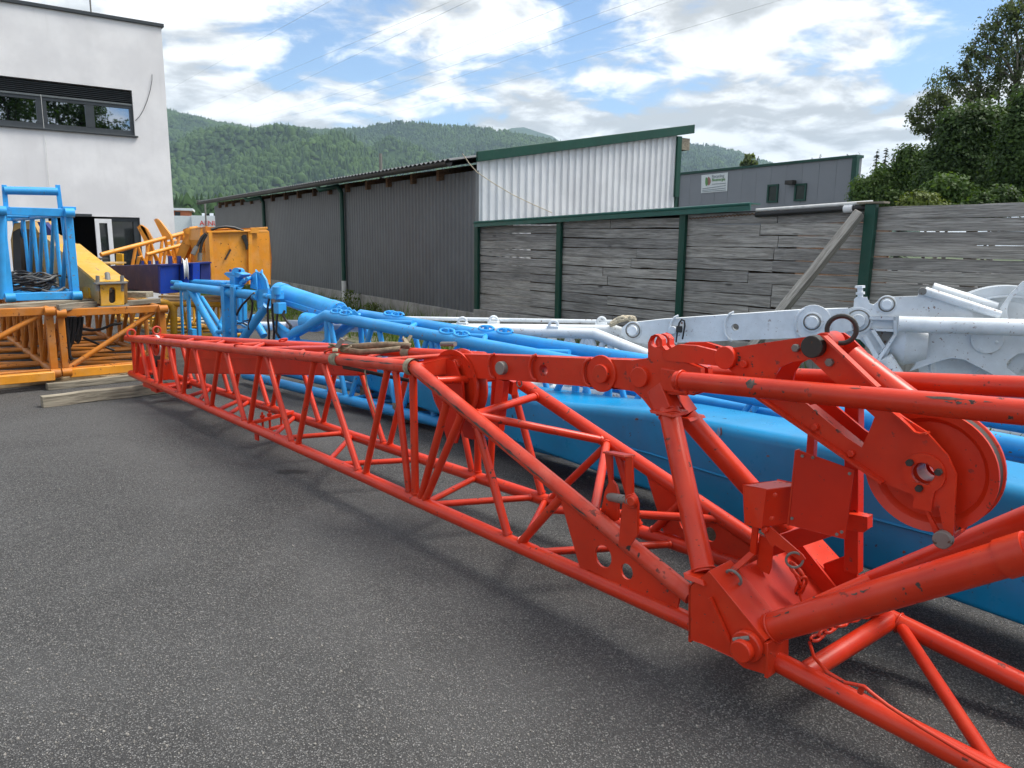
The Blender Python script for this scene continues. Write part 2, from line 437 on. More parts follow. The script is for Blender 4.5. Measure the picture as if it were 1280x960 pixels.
def leaf_mat(name, c0, c1, trans=.35):
    m, t = newmat(name)
    at = t.node('ShaderNodeAttribute', attribute_name='tint')
    c = t.mix(at.outputs['Fac'], c0, c1)
    p = ocoord(t); c = t.mix(t.math('MULTIPLY', t.ramp(t.noise(p, .9, 3, .5), .4, .65), .3), c, tuple(x*.7 for x in c0))
    d = t.node('ShaderNodeBsdfPrincipled', {'Base Color': c, 'Roughness': .55, 'Specular IOR Level': .3})
    tr = t.node('ShaderNodeBsdfTranslucent', {'Color': t.mix(1.0, c, (1.3, 1.25, .6), 'MULTIPLY')})
    mx = t.node('ShaderNodeMixShader', {0: trans}); t.l.new(d.outputs[0], mx.inputs[1]); t.l.new(tr.outputs[0], mx.inputs[2])
    t.l.new(mx.outputs[0], t.node('ShaderNodeOutputMaterial').inputs[0]); return m
def fast_mesh(name, V, F, mat, parent=None, tint=None, kind=None, loc=None):
    """V (n,3) and F (m,k) arrays; tint per vertex."""
    V = np.asarray(V, np.float32); F = np.asarray(F, np.int32); k = F.shape[1]
    M = Matrix.Translation(Vector(loc) if loc is not None else Vector(V.mean(0).tolist()))
    Vl = V-np.array(M.translation, np.float32)
    me = bpy.data.meshes.new(name); me.vertices.add(len(V)); me.vertices.foreach_set('co', Vl.ravel())
    me.loops.add(F.size); me.loops.foreach_set('vertex_index', F.ravel())
    me.polygons.add(len(F)); me.polygons.foreach_set('loop_start', np.arange(0, F.size, k, dtype=np.int32))
    try: me.polygons.foreach_set('loop_total', np.full(len(F), k, np.int32))
    except Exception: pass
    if tint is not None:
        a = me.attributes.new('tint', 'FLOAT', 'POINT'); a.data.foreach_set('value', np.asarray(tint, np.float32))
    me.update(calc_edges=True); me.materials.append(mat)
    o = bpy.data.objects.new(name, me); COL.objects.link(o); _register(o, M, parent)
    if kind: o['kind'] = kind
    return o
GRASS = leaf_mat('grass_blades', (.05, .10, .015), (.16, .24, .04), .3)
nr = np.random.default_rng(11)
gp = np.array([point_verge(rng) for _ in range(15000)])
clump = nr.random(15000) < np.clip(np.sin(gp[:, 0]*2.1)+np.cos(gp[:, 1]*1.7)+.9, .1, 1)
gp = gp[clump]; ng = len(gp); ang = nr.uniform(0, 6.283, ng); hh = nr.uniform(.06, .26, ng)*(0.6+.8*nr.random(ng)); wd = nr.uniform(.006, .016, ng); hh = hh*1.5
side = np.stack([np.cos(ang), np.sin(ang), 0*ang], 1)*wd[:, None]; ln = np.stack([nr.normal(0, .3, ng), nr.normal(0, .3, ng), np.ones(ng)], 1)*hh[:, None]
GV = np.stack([gp-side, gp+side, gp+ln], 1).reshape(-1, 3); GF = np.arange(3*ng).reshape(-1, 3)
fast_mesh('grass', GV, GF, GRASS, tint=np.repeat(nr.random(ng), 3), kind='stuff')

# ---- wooded hills
def hill_noise(x, y):
    s = 0
    for k, (fx, fy, a, ph) in enumerate([(.0031, .0017, 1, .3), (.0068, -.0049, .6, 1.9), (.0137, .0111, .33, 4.1), (.031, -.022, .16, 2.2), (.058, .047, .09, .7)]):
        s = s+a*np.sin(.62*(fx*x+fy*y)+ph+1.3*np.sin(.62*(fy*x-fx*y)+ph*2))
    return s
def forest_mat(name, c0, c1, sc):
    m, t = newmat(name); p = ocoord(t, True)
    at = t.node('ShaderNodeAttribute', attribute_name='tint').outputs['Fac']
    c = t.mix(at, c0, c1)
    n = t.ramp(t.noise(p, sc, 5, .6), .38, .64); c = t.mix(t.math('MULTIPLY', n, .6), c, c1)
    finish(t, c, .9, spec=.15); return m
HILLM = forest_mat('hill_woodland', (.010, .030, .014), (.05, .09, .028), .0035)
def hill(name, sky_pts, dist, front, seed, back=1.35, bumps=.16):
    """Ridge given by skyline points of the photograph at distance dist; slope falls to the valley floor at front."""
    ridge = []
    for x, y in sky_pts:
        p = aty(x, y, dist); ridge.append((p.x/p.y, p.z))
    ks = np.array([r[0] for r in ridge]); zs = np.array([r[1] for r in ridge])
    nk, ns = 150, 60
    k = np.linspace(ks[0], ks[-1], nk); H = np.interp(k, ks, zs)
    ss = np.concatenate([np.linspace(0, 1, ns), np.linspace(1.03, back, 8)])
    K, S = np.meshgrid(k, ss); Hk = np.tile(H, (len(ss), 1))
    Y = np.where(S <= 1, front+(dist-front)*S, dist*(1+(S-1)*1.2)); X_ = K*Y
    prof = np.where(S <= 1, .25*S+.75*S**1.5, 1-(S-1)*1.6)
    Z = Hk*prof
    nz = hill_noise(X_*1.25+seed*311, Y*1.25-seed*97)
    Z = Z+Hk*bumps*nz*np.clip(np.sin(np.clip(S, 0, 1)*math.pi), 0, 1)**.8
    Z = np.where(S > 1, np.minimum(Z, Hk*(1-(S-1)*.8)), np.minimum(Z, CAM_H+(Hk-CAM_H)*Y/dist-np.clip((1-S)*60, 0, 7)))
    V = np.stack([X_, Y, Z], -1).reshape(-1, 3); r, c = K.shape
    idx = np.arange(r*c).reshape(r, c)
    F = np.stack([idx[:-1, :-1], idx[:-1, 1:], idx[1:, 1:], idx[1:, :-1]], -1).reshape(-1, 4)
    o = fast_mesh(name, V, F, HILLM, tint=np.full(len(V), .25), kind='structure'); o.data.shade_smooth()
    return K, S, V.reshape(r, c, 3)
CROWN = None
def hill_trees(name, grid, n, size, seed, mat):
    K, S, G = grid; r = np.random.default_rng(seed); nr_, nc = K.shape
    top = int(np.argmax(S[:, 0] > 1.0))
    fi = (top-.2)*(1-r.random(n)**1.25)+0; fj = r.random(n)*(nc-1.001)
    i = fi.astype(int); j = fj.astype(int); a = (fi-i)[:, None]; b = (fj-j)[:, None]
    P = (G[i, j]*(1-a)*(1-b)+G[i+1, j]*a*(1-b)+G[i, j+1]*(1-a)*b+G[i+1, j+1]*a*b)
    conif = r.random(n) < (.35+.35*np.sin(P[:, 0]*.006+seed)); size = size*np.exp(r.normal(0, .2, n)); h = size*np.where(conif, r.uniform(1.2, 2.0, n), r.uniform(.8, 1.4, n)); rad = size*np.where(conif, r.uniform(.26, .4, n), r.uniform(.5, .85, n))
    m = 5; rings = [(0.2, .9), (.68, .75)]
    rings_c = [(0.05, 1.0), (.55, .48)]
    verts = []
    for q in range(2):
        hq = np.where(conif, rings_c[q][0], rings[q][0])*h; rq = np.where(conif, rings_c[q][1], rings[q][1])*rad
        for s in range(m):
            an = 2*math.pi*s/m+r.uniform(-.3, .3, n); jr = rq*r.uniform(.75, 1.25, n)
            verts.append(np.stack([P[:, 0]+np.cos(an)*jr, P[:, 1]+np.sin(an)*jr, P[:, 2]+hq*r.uniform(.9, 1.1, n)], 1))
    verts.append(np.stack([P[:, 0], P[:, 1], P[:, 2]+h], 1))
    V = np.stack(verts, 1).reshape(-1, 3); nv = 2*m+1
    f = []
    for q in range(1):
        for s in range(m):
            s2 = (s+1) % m; f += [(q*m+s, q*m+s2, (q+1)*m+s2), (q*m+s, (q+1)*m+s2, (q+1)*m+s)]
    for s in range(m): f.append((m+s, m+(s+1) % m, 2*m))
    F = (np.array(f)[None]+np.arange(n)[:, None, None]*nv).reshape(-1, 3)
    patch = np.clip(.40+.34*hill_noise(P[:, 0]*2.2, P[:, 1]*2.2), 0, 1)
    tint = np.clip(np.where(conif, .02, .3)+patch*.45+r.normal(0, .13, n), 0, 1)
    return fast_mesh(name, V, F, mat, tint=np.repeat(tint, nv), kind='stuff')
HA = [(60, 128), (150, 126), (208, 133), (225, 138), (250, 143), (275, 150), (300, 153), (315, 157), (345, 152), (375, 156), (400, 158), (425, 157), (450, 156), (470, 152), (490, 148), (515, 147), (540, 150), (565, 152), (600, 153), (620, 157), (650, 163), (680, 168), (700, 173), (760, 190), (830, 215), (900, 255)]
HB = [(600, 230), (680, 205), (760, 184), (810, 176), (845, 175), (870, 177), (890, 179), (910, 183), (930, 189), (950, 196), (970, 203), (1000, 212), (1060, 228), (1150, 250)]
HC = [(560, 200), (600, 175), (622, 166), (640, 160), (655, 159), (670, 164), (690, 170), (720, 190)]
HA = [(x, y+7) for x, y in HA]; HB = [(x, y+5) for x, y in HB]
ga = hill('hill', HA, 2700, 1000, 1, bumps=.22)
gb = hill('hill', HB, 3600, 1500, 5)
gc = hill('hill', HC, 5200, 3200, 9, bumps=.05)
HT = forest_mat('hill_tree_crowns', (.006, .022, .014), (.058, .105, .026), .006)
# loose grit on the asphalt
ng2 = 5200; gx = np.array([tuple(atz(rng.uniform(-40, 1300), 480+470*rng.random()**.6, 0)) for _ in range(ng2)]); gs_ = .0018+.0042*np.abs(nr.normal(0, .6, ng2)); oct_ = np.array([(1, 0, 0), (0, 1, 0), (-1, 0, 0), (0, -1, 0), (0, 0, 1), (0, 0, -.6)], float)
GVx = (gx[:, None]+oct_[None]*gs_[:, None, None]*nr.uniform(.6, 1.3, (ng2, 6, 1))+np.array([0, 0, .001])).reshape(-1, 3); of_ = np.array([(0, 1, 4), (1, 2, 4), (2, 3, 4), (3, 0, 4), (1, 0, 5), (2, 1, 5), (3, 2, 5), (0, 3, 5)])
tag(fast_mesh('loose_grit', GVx, (of_[None]+6*np.arange(ng2)[:, None, None]).reshape(-1, 3), plain('grit_stone', (.20, .19, .175), .85, .6, 200), kind='stuff'), 'small loose stones scattered over the asphalt', 'grit')
tag(hill_trees('hillside_woods', ga, 62000, 8.2, 3, HT), 'dense mixed woodland covering the long near hillside', 'woods')
tag(hill_trees('hillside_woods', gb, 26000, 10, 4, HT), 'dark woodland covering the lower hill behind the grey hall', 'woods')
# dark belt of conifers at the foot of the hill
BK = np.linspace(-.55, .30, 90); bs = np.linspace(0, 1, 6); Kb, Sb = np.meshgrid(BK, bs); Yb = 230+110*Sb
belt = (Kb, Sb, np.stack([Kb*Yb, Yb, np.maximum(0, Sb*6.0)], -1))
Kx = np.concatenate([Kb, Kb[-1:]]); Sx = np.concatenate([Sb, Sb[-1:]+.5])
def tiered_woods(name, n, seed, mat):
    r = np.random.default_rng(seed); Y = 225+120*np.sort(r.random(n))**.8; X_ = r.uniform(-.56, .30, n)*Y; h = r.uniform(9, 15, n)+(Y-225)*.045; R_ = h*r.uniform(.15, .24, n); V = []; F = []; T = []; off = 0; m = 11
    round_ = r.random(n) < .28
    for k in range(7):
        t0 = .08+.12*k; top = np.where(round_, t0+.20, t0+.26); rk = np.where(round_, 1.5*np.sin(np.pi*(k+1.3)/8.6), (1-t0)**.9)
        ring = []
        for s in range(m):
            an = 6.2832*s/m+k*.5+r.uniform(-.2, .2, n); rad = R_*rk*np.where(s % 2, 1.15, .62)*r.uniform(.75, 1.25, n)
            ring.append(np.stack([X_+np.cos(an)*rad, Y+np.sin(an)*rad, h*(t0-.05*(s % 2))], 1))
        ring.append(np.stack([X_, Y, h*np.minimum(top, 1.02)], 1)); A = np.stack(ring, 1).reshape(-1, 3); V.append(A)
        f = np.array([(s, (s+1) % m, m) for s in range(m)]); F.append((f[None]+(np.arange(n)*(m+1))[:, None, None]).reshape(-1, 3)+off); off += len(A)
        T.append(np.clip(np.repeat(np.where(round_, .55, .12)+r.normal(0, .12, n), m+1)+r.normal(0, .1, n*(m+1)), 0, 1))
    return fast_mesh(name, np.concatenate(V), np.concatenate(F), mat, tint=np.concatenate(T), kind='stuff')
tag(tiered_woods('valley_woods', 1500, 8, forest_mat('valley_conifers', (.008, .022, .012), (.035, .07, .022), .05)), 'dark belt of conifers and broadleaf trees at the foot of the hill', 'woods')

# ---- office building
LBp = aty(217, 262, 22.0); LB = Frame(LBp, 53.0)      # u = 0 at its near corner edge, negative along the facade; inside is v < 0
def render_mat():
    m, t = newmat('white_render'); p = ocoord(t, True)
    n = t.noise(p, .8, 6, .6); c = t.mix(t.ramp(n, .35, .7), (.68, .675, .685), (.80, .795, .80))
    st = t.noise(t.node('ShaderNodeMapping', {'Vector': p, 'Scale': (3, 3, .35)}).outputs[0], 1.5, 6, .65)
    c = t.mix(t.math('MULTIPLY', t.ramp(st, .52, .8), .2), c, (.50, .49, .47))
    finish(t, c, .9, t.noise(p, 90, 3, .6), .002, spec=.2); return m
RENDER = render_mat()
ANTH = plain('anthracite_frame', (.035, .042, .048), .4, .08)
GLASS_M, t_ = newmat('coated_glass'); finish(t_, rgb((.30, .34, .40)), .015, metal=1.0)
DARKGLASS, t_ = newmat('dark_glass'); finish(t_, rgb((.012, .016, .018)), .03, spec=.8)
DARKROOM = plain('dark_interior', (.03, .03, .032), .9)
ob = thing('office_building', 'white rendered two storey office building with an anthracite window band', 'building', LB.W(0, 0, 0))
def lbuz(x, y): q = LB.loc(LB.V(x, y, 0)); return q[0], q[2]
ztop = lbuz(200, 34)[1]
wr = lbuz(167, 142)[0]; wzt = lbuz(165, 113)[1]; wzb = lbuz(170, 170)[1]; wl = wr-7.4
dl = lbuz(62, 290)[0]; dr = lbuz(176, 290)[0]; dzt = lbuz(176, 272)[1]
UL = -16.0
def lbq(u, z, v=0.0): return LB.W(u, v, z)
MB().plate([lbq(UL, 0, -.15), lbq(0, 0, -.15), lbq(0, ztop, -.15), lbq(UL, ztop, -.15)], LB.v*.3,
           holes=[[lbq(wl, wzb, -.15), lbq(wr, wzb, -.15), lbq(wr, wzt, -.15), lbq(wl, wzt, -.15)], [lbq(dl, .02, -.15), lbq(dr, .02, -.15), lbq(dr, dzt, -.15), lbq(dl, dzt, -.15)]]).obj('wall', RENDER, ob, smooth=0)
def lbbox(u0, u1, v0, v1, z0, z1): return MB().box(LB.W((u0+u1)/2, (v0+v1)/2, (z0+z1)/2), LB.u*(u1-u0)/2, LB.v*(v1-v0)/2, (0, 0, (z1-z0)/2))
lbbox(-.3, 0, -12, -.303, 0, ztop).obj('wall', RENDER, ob, smooth=0)
lbbox(UL, UL+.3, -12, -.303, 0, ztop).obj('wall', RENDER, ob, smooth=0)
lbbox(UL+.31, -.31, -12, -11.7, 0, ztop).obj('wall', RENDER, ob, smooth=0)
lbbox(UL+.31, -.31, -11.69, -.31, 3.3, 3.5).obj('floor_slab', DARKROOM, ob, smooth=0)
lbbox(UL+.31, -.31, -11.69, -.31, ztop-.5, ztop-.2).obj('roof_slab', DARKROOM, ob, smooth=0)
lbbox(UL+.31, -.31, -4.3, -4.2, .0, 3.29).obj('inner_wall', DARKROOM, ob, smooth=0)
lbbox(UL-.06, .06, -12.06, .06, ztop, ztop+.09).obj('roof_edge', ANTH, ob, smooth=0, bevel=.01)
win = lbbox(wl, wr, -.12, -.06, wzb, wzb+.13).obj('window_frame', ANTH, ob, smooth=0)
fr = MB()
zh = wzt-.40                                               # underside of the blind box
fr.v += lbbox(wl, wr, -.125, -.05, zh-.07, zh).v; fr.f += [(0, 2, 3, 1), (4, 5, 7, 6), (0, 1, 5, 4), (2, 6, 7, 3), (0, 4, 6, 2), (1, 3, 7, 5)]
fr.obj('head_rail', ANTH, win, smooth=0)
xs = [lbuz(x, 150)[0] for x in (163, 119, 108, 60, 47)]
edges = [(xs[0], wr), (xs[2], xs[1]), (xs[4], xs[3])]
pw = xs[0]-xs[1]
e0 = xs[4]
while e0-pw > wl+.3: edges.append((e0-pw-.28, e0-pw)); e0 = e0-pw-.28
for a, b in edges: lbbox(a, b, -.13, -.055, wzb+.132, zh-.072).obj('mullion', ANTH, win, smooth=0)
pe = sorted(edges, reverse=True)
for (a, b), (c, d) in zip(pe, pe[1:]+[(wl, wl)]):
    if a-d > .2:
        lbbox(d, a, -.105, -.095, wzb+.132, zh-.072).obj('pane', GLASS_M, win, smooth=0)
lbbox(wl-.05, wr+.06, -.02, .07, wzb-.04, wzb-.002).obj('sill', ANTH, win, smooth=0, bevel=.006)
lbbox(wl, wr, -.28, -.24, zh+.002, wzt-.002).obj('blind_box', ANTH, win, smooth=0)
for i in range(7):
    z = zh+.07+i*.046
    MB().box(LB.W((wl+wr)/2, -.09, z), LB.u*(wr-wl-.02)/2, Vector(LB.v)*.04+Vector((0, 0, -.012)), (0, 0, .004)).obj('blind_slat', ANTH, win, smooth=0)
lbbox(wl, wr, -.13, -.03, zh+.006, zh+.05).obj('blind_rail', plain('rail_grey', (.10, .115, .12), .4), win, smooth=0, bevel=.006)
# ground floor opening: dark doorway, open white door leaf, dark glazing
g0 = lbuz(141, 290)[0]
DG = lbbox(g0, dr-.02, -.13, -.12, .1, dzt-.12).obj('glazing', DARKGLASS, ob, smooth=0)
lbbox(g0, dr-.02, -.16, -.06, dzt-.115, dzt-.02).obj('glazing_frame', ANTH, ob, smooth=0)
lbbox(dr-.16, dr-.02, -.119, -.05, .1, dzt-.12).obj('glazing_frame', ANTH, ob, smooth=0)
PVC = plain('white_plastic', (.72, .73, .74), .35, .03)
d0_, d1_ = lbuz(119, 290)[0], lbuz(140, 290)[0]
dm = MB()
for (a, b, z0, z1) in [(d0_, d0_+.10, .05, dzt-.06), (d1_-.11, d1_, .05, dzt-.06), (d0_+.1, d1_-.11, dzt-.17, dzt-.06), (d0_+.1, d1_-.11, .05, .2)]:
    q = lbbox(a, b, .01, .07, z0, z1); dm.add(q.v, q.f)
dleaf = dm.obj('door', PVC, ob, smooth=0, bevel=.004)
lbbox(d0_+.1, d1_-.11, .03, .045, .2, dzt-.17).obj('pane', DARKGLASS, dleaf, smooth=0)
lbbox(dl, d0_-.05, -.02, .05, dzt, dzt+.06).obj('door_head', ANTH, ob, smooth=0)
wire = [LB.V(x, y, .03) for x, y in [(190, 93), (190, 100), (188, 112), (184, 126), (179, 138), (174, 146), (169, 151)]]
tag(MB().poly(wire, .007, 6).obj('loose_cable', RUBBER), 'thin grey cable hanging in a curve from the facade to the window corner', 'cable')
wire = [LB.V(x, y, .03) for x, y in [(51, 118), (53, 140), (55, 160), (58, 190), (60, 215), (62, 240)]]
tag(MB().poly(wire, .005, 6).obj('loose_cable', GREYPL), 'pale thin cable hanging straight down the facade below the window', 'cable')
rodb = LB.V(114, 18, -1.0)
tag(MB().tube(rodb+Vector((0, 0, -.5)), rodb+Vector((0, 0, 3)), .02, 6).obj('lightning_rod', STEEL), 'thin lightning rod on the roof of the white office', 'lightning rod')

# ---- corrugated shed
def corr(fr_, u0, u1, z0, z1, pitch, depth, v=0.0, mode='sine', along='u', slope=0.0, zf=None):
    """Corrugated sheet; ribs upright on the plane v (along u) or on the plane u = v (along v)."""
    L = u1-u0; n = max(2, int(round(L/pitch)))
    prof = {'sine': [(0, .0), (.2, .9), (.5, 1.), (.7, .1)], 'trap': [(0, 0), (.52, 0), (.62, 1), (.9, 1)]}[mode]
    xs_ = []
    for i in range(n):
        for a, h in prof: xs_.append((u0+L*(i+a)/n, h*depth))
    xs_.append((u1, 0.0)); vs = []
    for a, h in xs_:
        for top in (0, 1):
            z = z0 if not top else (zf(a) if zf else z1)
            vs.append(fr_.W(a, v-h, z) if along == 'u' else fr_.W(v-h, a, z))
    fs = [(2*i, 2*i+2, 2*i+3, 2*i+1) for i in range(len(xs_)-1)]
    mb = MB(); mb.add(vs, fs); return mb
GREYSH = plain('grey_sheet', (.115, .122, .129), .42, .10, 1.5)
def white_sheet():
    m, t = newmat('white_sheet'); p = ocoord(t, True); n = t.noise(p, 1.4, 6, .65)
    st = t.noise(t.node('ShaderNodeMapping', {'Vector': p, 'Scale': (6, 6, .5)}).outputs[0], 1.5, 5, .65)
    c = t.mix(t.ramp(n, .35, .7), (.66, .68, .70), (.76, .78, .80)); c = t.mix(t.math('MULTIPLY', t.ramp(st, .55, .8), .4), c, (.42, .43, .44))
    finish(t, c, .42, spec=.5); return m
WHITESH = white_sheet()
ROOFSH = plain('roof_sheet', (.10, .105, .11), .5, .2, 3)
CONC = None
def concrete():
    m, t = newmat('concrete'); p = ocoord(t, True)
    n = t.noise(p, 3, 7, .65); c = t.mix(t.ramp(n, .3, .7), (.24, .235, .22), (.38, .37, .35))
    st = t.noise(t.node('ShaderNodeMapping', {'Vector': p, 'Scale': (7, 7, .6)}).outputs[0], 1.5, 5, .6)
    c = t.mix(t.math('MULTIPLY', t.ramp(st, .5, .75), .6), c, (.15, .145, .13))
    finish(t, c, .9, n, .01, spec=.2); return m
CONC = concrete()
shed = thing('corrugated_shed', 'long grey corrugated shed with a white corrugated gable and green verge trim', 'shed', SH.W(0, 0, 0))
SL = 20.5
gz = lambda x, y: SH.loc(SH.Ux(x, y, 0))
gl, gr_ = gz(597, 198), gz(845, 166)
slope = (gr_[2]-gl[2])/(gr_[1]-gl[1]); z_e = gl[2]-slope*gl[1]; GW = gr_[1]
zroof = lambda v: z_e+slope*v
WT = 2.93
cuts = [0, SH.loc(SH.V(428, 300, 0))[0], SH.loc(SH.V(331, 300, 0))[0], SL]
for a, b in zip(cuts, cuts[1:]):
    n = max(1, round((b-a)/3.3))
    for i in range(n): corr(SH, a+(b-a)*i/n, a+(b-a)*(i+1)/n, .38, WT, .152, .028).obj('cladding_sheet', GREYSH, shed, smooth=30)
ng_ = 5
for i in range(ng_):
    corr(SH, GW*i/ng_, GW*(i+1)/ng_, 1.2, 3, .168, .035, v=-.02, mode='trap', along='v', zf=lambda a: zroof(a)-.02).obj('gable_sheet', WHITESH, shed, smooth=20)
def shbox(u0, u1, v0, v1, z0, z1): return MB().box(SH.W((u0+u1)/2, (v0+v1)/2, (z0+z1)/2), SH.u*(u1-u0)/2, SH.v*(v1-v0)/2, (0, 0, (z1-z0)/2))
shbox(.0, SL, GW-.12, GW-.02, 0, zroof(GW)-.1).obj('back_wall', GREYSH, shed, smooth=0)
MB().plate([SH.W(SL-.06, .12, 0), SH.W(SL-.06, GW-.13, 0), SH.W(SL-.06, GW-.13, zroof(GW)-.15), SH.W(SL-.06, .12, zroof(.1)-.12)], SH.u*.08).obj('end_wall', GREYSH, shed, smooth=0)
MB().plate([SH.W(.06, .14, .02), SH.W(.06, GW-.14, .02), SH.W(.06, GW-.14, 1.25), SH.W(.06, .14, 1.25)], SH.u*.1).obj('gable_base', CONC, shed, smooth=0)
shbox(-.02, SL, -.07, .10, 0, .379).obj('plinth', CONC, shed, smooth=0, bevel=.01)
for x in (551, 518, 487, 461, 435.6, 413, 393.6, 374, 357.5, 341, 327, 314, 302, 291, 282, 274):
    u_ = SH.loc(SH.V(x, 230, -.05))[0]
    MB().box((SH.W(u_, -.12, zroof(-.12)-.2)+SH.W(u_, GW-.2, zroof(GW-.2)-.2))/2, SH.u*.05, (SH.W(u_, GW-.2, zroof(GW-.2))-SH.W(u_, -.12, zroof(-.12)))/2, (0, 0, .105)).obj('rafter', BROWNWOOD, shed, smooth=0)
# roof: ribbed sheets running up the slope
EV = -.55
def roof_sheet(u0, u1):
    n = int(round((u1-u0)/.19)); vs = []; fs = []
    for i in range(n*4+1):
        u = u0+(u1-u0)*i/(n*4); h = [0, .028, .035, .012][i % 4]
        for v in (EV, GW+.35): vs.append(SH.W(u, v, zroof(v)+.03+h)); vs.append(SH.W(u, v, zroof(v)+.022+h))
    for i in range(n*4): a = i*4; fs += [(a, a+2, a+6, a+4), (a+1, a+5, a+7, a+3), (a, a+4, a+5, a+1)]
    return MB().add(vs, fs)
for i in range(7): roof_sheet(-.02+(SL+.3)*i/7, -.02+(SL+.3)*(i+1)/7).obj('roof_sheet', ROOFSH, shed, smooth=30)
MB().plate([SH.W(-.10, EV+.5, zroof(EV+.5)-.06), SH.W(-.10, GW+.42, zroof(GW+.42)-.06), SH.W(-.10, GW+.42, zroof(GW+.42)+.12), SH.W(-.10, EV+.5, zroof(EV+.5)+.12)], SH.u*.06).obj('verge_trim', GREEN, shed, smooth=0, bevel=.008)
gut = []
for i in range(9):
    a = math.pi+math.pi*i/8; gut.append((EV-.02+.075*math.cos(a), zroof(EV)-.005+.075*math.sin(a)))
vs = [SH.W(u, v, z) for u in (-.02, SL+.2) for v, z in gut]+[SH.W(u, EV-.02+(v-EV+.02)*.88, z+.006) for u in (-.02, SL+.2) for v, z in gut]
fs = [(i, i+1, 10+i, 9+i) for i in range(8)]+[(18+i, 27+i, 28+i, 19+i) for i in range(8)]
MB().add(vs, fs).obj('gutter', DARKSTEEL, shed, smooth=60)
for x, yb in ((429.5, 352), (332, 345)):
    u_ = SH.loc(SH.V(x, 300, -.08))[0]
    pts = [SH.W(u_+.45, EV, zroof(EV)-.07), SH.W(u_+.35, EV+.03, zroof(EV)-.16), SH.W(u_+.08, -.17, 2.98), SH.W(u_, -.10, 2.82), SH.W(u_, -.10, .62)]
    MB().poly(pts, .055, 12).obj('downpipe', GREEN, shed, smooth=50)
    MB().poly([SH.W(u_, -.10, .66), SH.W(u_, -.10, .02)], .066, 12).obj('pipe_shoe', GREYPL, shed, smooth=50)
shbox(-.04, .02, -.04, .03, .38, WT).obj('corner_trim', GREYSH, shed, smooth=0)
MB().box(SH.W(-.06, GW+.02, zroof(GW)-.7), SH.u*.05, SH.v*.06, (0, 0, .62)).obj('corner_trim', GREEN, shed, smooth=0)
MB().box(SH.W(.12, GW+.22, zroof(GW)-.22), SH.u*.2, SH.v*.12, (0, 0, .12)).obj('purlin_end', OLDWOOD, shed, smooth=0)
MB().tube(SH.W(-.02, GW+.04, 1.2), SH.W(-.02, GW+.04, zroof(GW)-1.3), .04, 8).obj('corner_pipe', GREEN, shed)
hose = [SH.Ux(x, y, -.12) for x, y in [(578, 192), (587, 205), (596, 215), (615, 228), (640, 243), (665, 255), (690, 266)]]
tag(MB().poly(hose, .008, 6).obj('hanging_rope', ROPE), 'thin pale rope slung across the white gable of the shed', 'rope')
mp = aty(476, 210, 30.0); mp2 = aty(475, 192, 30.0)
tag(MB().tube(Vector((mp.x, mp.y, 0)), Vector((mp.x, mp.y, mp2.z)), .06, 8).obj('metal_mast', STEEL), 'thin grey mast standing behind the long shed roof', 'mast')

# ---- plank fence on its low concrete wall
fence = thing('plank_fence', 'tall fence of weathered grey horizontal planks between green posts', 'fence', FE.W(-2, 0, 0))
fu = lambda x, y=330: FE.loc(FE.V(x, y, 0))[0]
def febox(u0, u1, v0, v1, z0, z1): return MB().box(FE.W((u0+u1)/2, (v0+v1)/2, (z0+z1)/2), FE.u*(u1-u0)/2, FE.v*(v1-v0)/2, (0, 0, (z1-z0)/2))
febox(-13, -.05, -.10, .09, 0, .459).obj('base_wall', CONC, fence, smooth=0, bevel=.01)
us = [fu(599), fu(702), fu(855), fu(1082), -11.2]
fr_r = random.Random(21)
for k, (a, b) in enumerate(zip(us, us[1:])):
    z0, z1 = .47, [1.965, 2.04, 2.09, 2.12][k]; rows = [11, 11, 11, 12][k]; dz = (z1-z0)/rows
    for i in range(rows):
        L = a-b; cutsu = [a]
        if k >= 1:
            if k >= 2 or fr_r.random() < .5: cutsu.append(a-L*fr_r.uniform(.3, .7))
        cutsu.append(b)
        for c0, c1 in zip(cutsu, cutsu[1:]):
            if k == 3 and c0 < -11: continue
            gap = fr_r.choice([.007, .008, .010, .012, .018]) if k < 3 else fr_r.choice([.005, .006, .008, .018]); hgt = dz-gap; zc = z0+dz*(i+.5)+fr_r.uniform(-.004, .004); tl = fr_r.uniform(-.008, .008)
            vv = .0+fr_r.uniform(-.011, .011)
            beam('plank', FE.W(c0-.004, vv, zc-tl), FE.W(c1+.004, vv, zc+tl), .028, hgt, GREYWOOD, fence, up=(0, 0, 1), bevel=.003, warp=.004, rnd=fr_r)
lt0, lt1 = -.12, FE.loc(cb_)[0] if 'cb_' in globals() else -6.4
MB().plate([FE.W(lt0, .05, 2.03), FE.W(-6.3, .05, 2.10), FE.W(-6.3, 2.6, 2.02), FE.W(lt0, .75, 2.0)], Vector((0, 0, .02))).obj('lean_to_roof', ROOFSH, fence, smooth=0)
MB().plate([FE.W(-.5, .9, .02), FE.W(-6.3, 2.55, .02), FE.W(-6.3, 2.55, 1.98), FE.W(-.5, .9, 1.96)], FE.v*.03).obj('light_stop_board', BROWNWOOD, fence, smooth=0)  # unseen dark board, added to stop light coming through the plank gaps
MB().plate([FE.W(-6.28, .1, .02), FE.W(-6.28, 2.5, .02), FE.W(-6.28, 2.5, 1.98), FE.W(-6.28, .1, 2.04)], FE.u*.03).obj('lean_to_side', BROWNWOOD, fence, smooth=0)
for x, zt in ((599.5, 2.0), (702, 2.03), (855, 2.1)):
    u_ = fu(x); febox(u_-.05, u_+.05, -.09, -.03, .2, zt).obj('post', GREEN, fence, smooth=0, bevel=.006)
pt, pb = FE.V(1090, 257, -.08), FE.V(1080.5, 352, -.08)
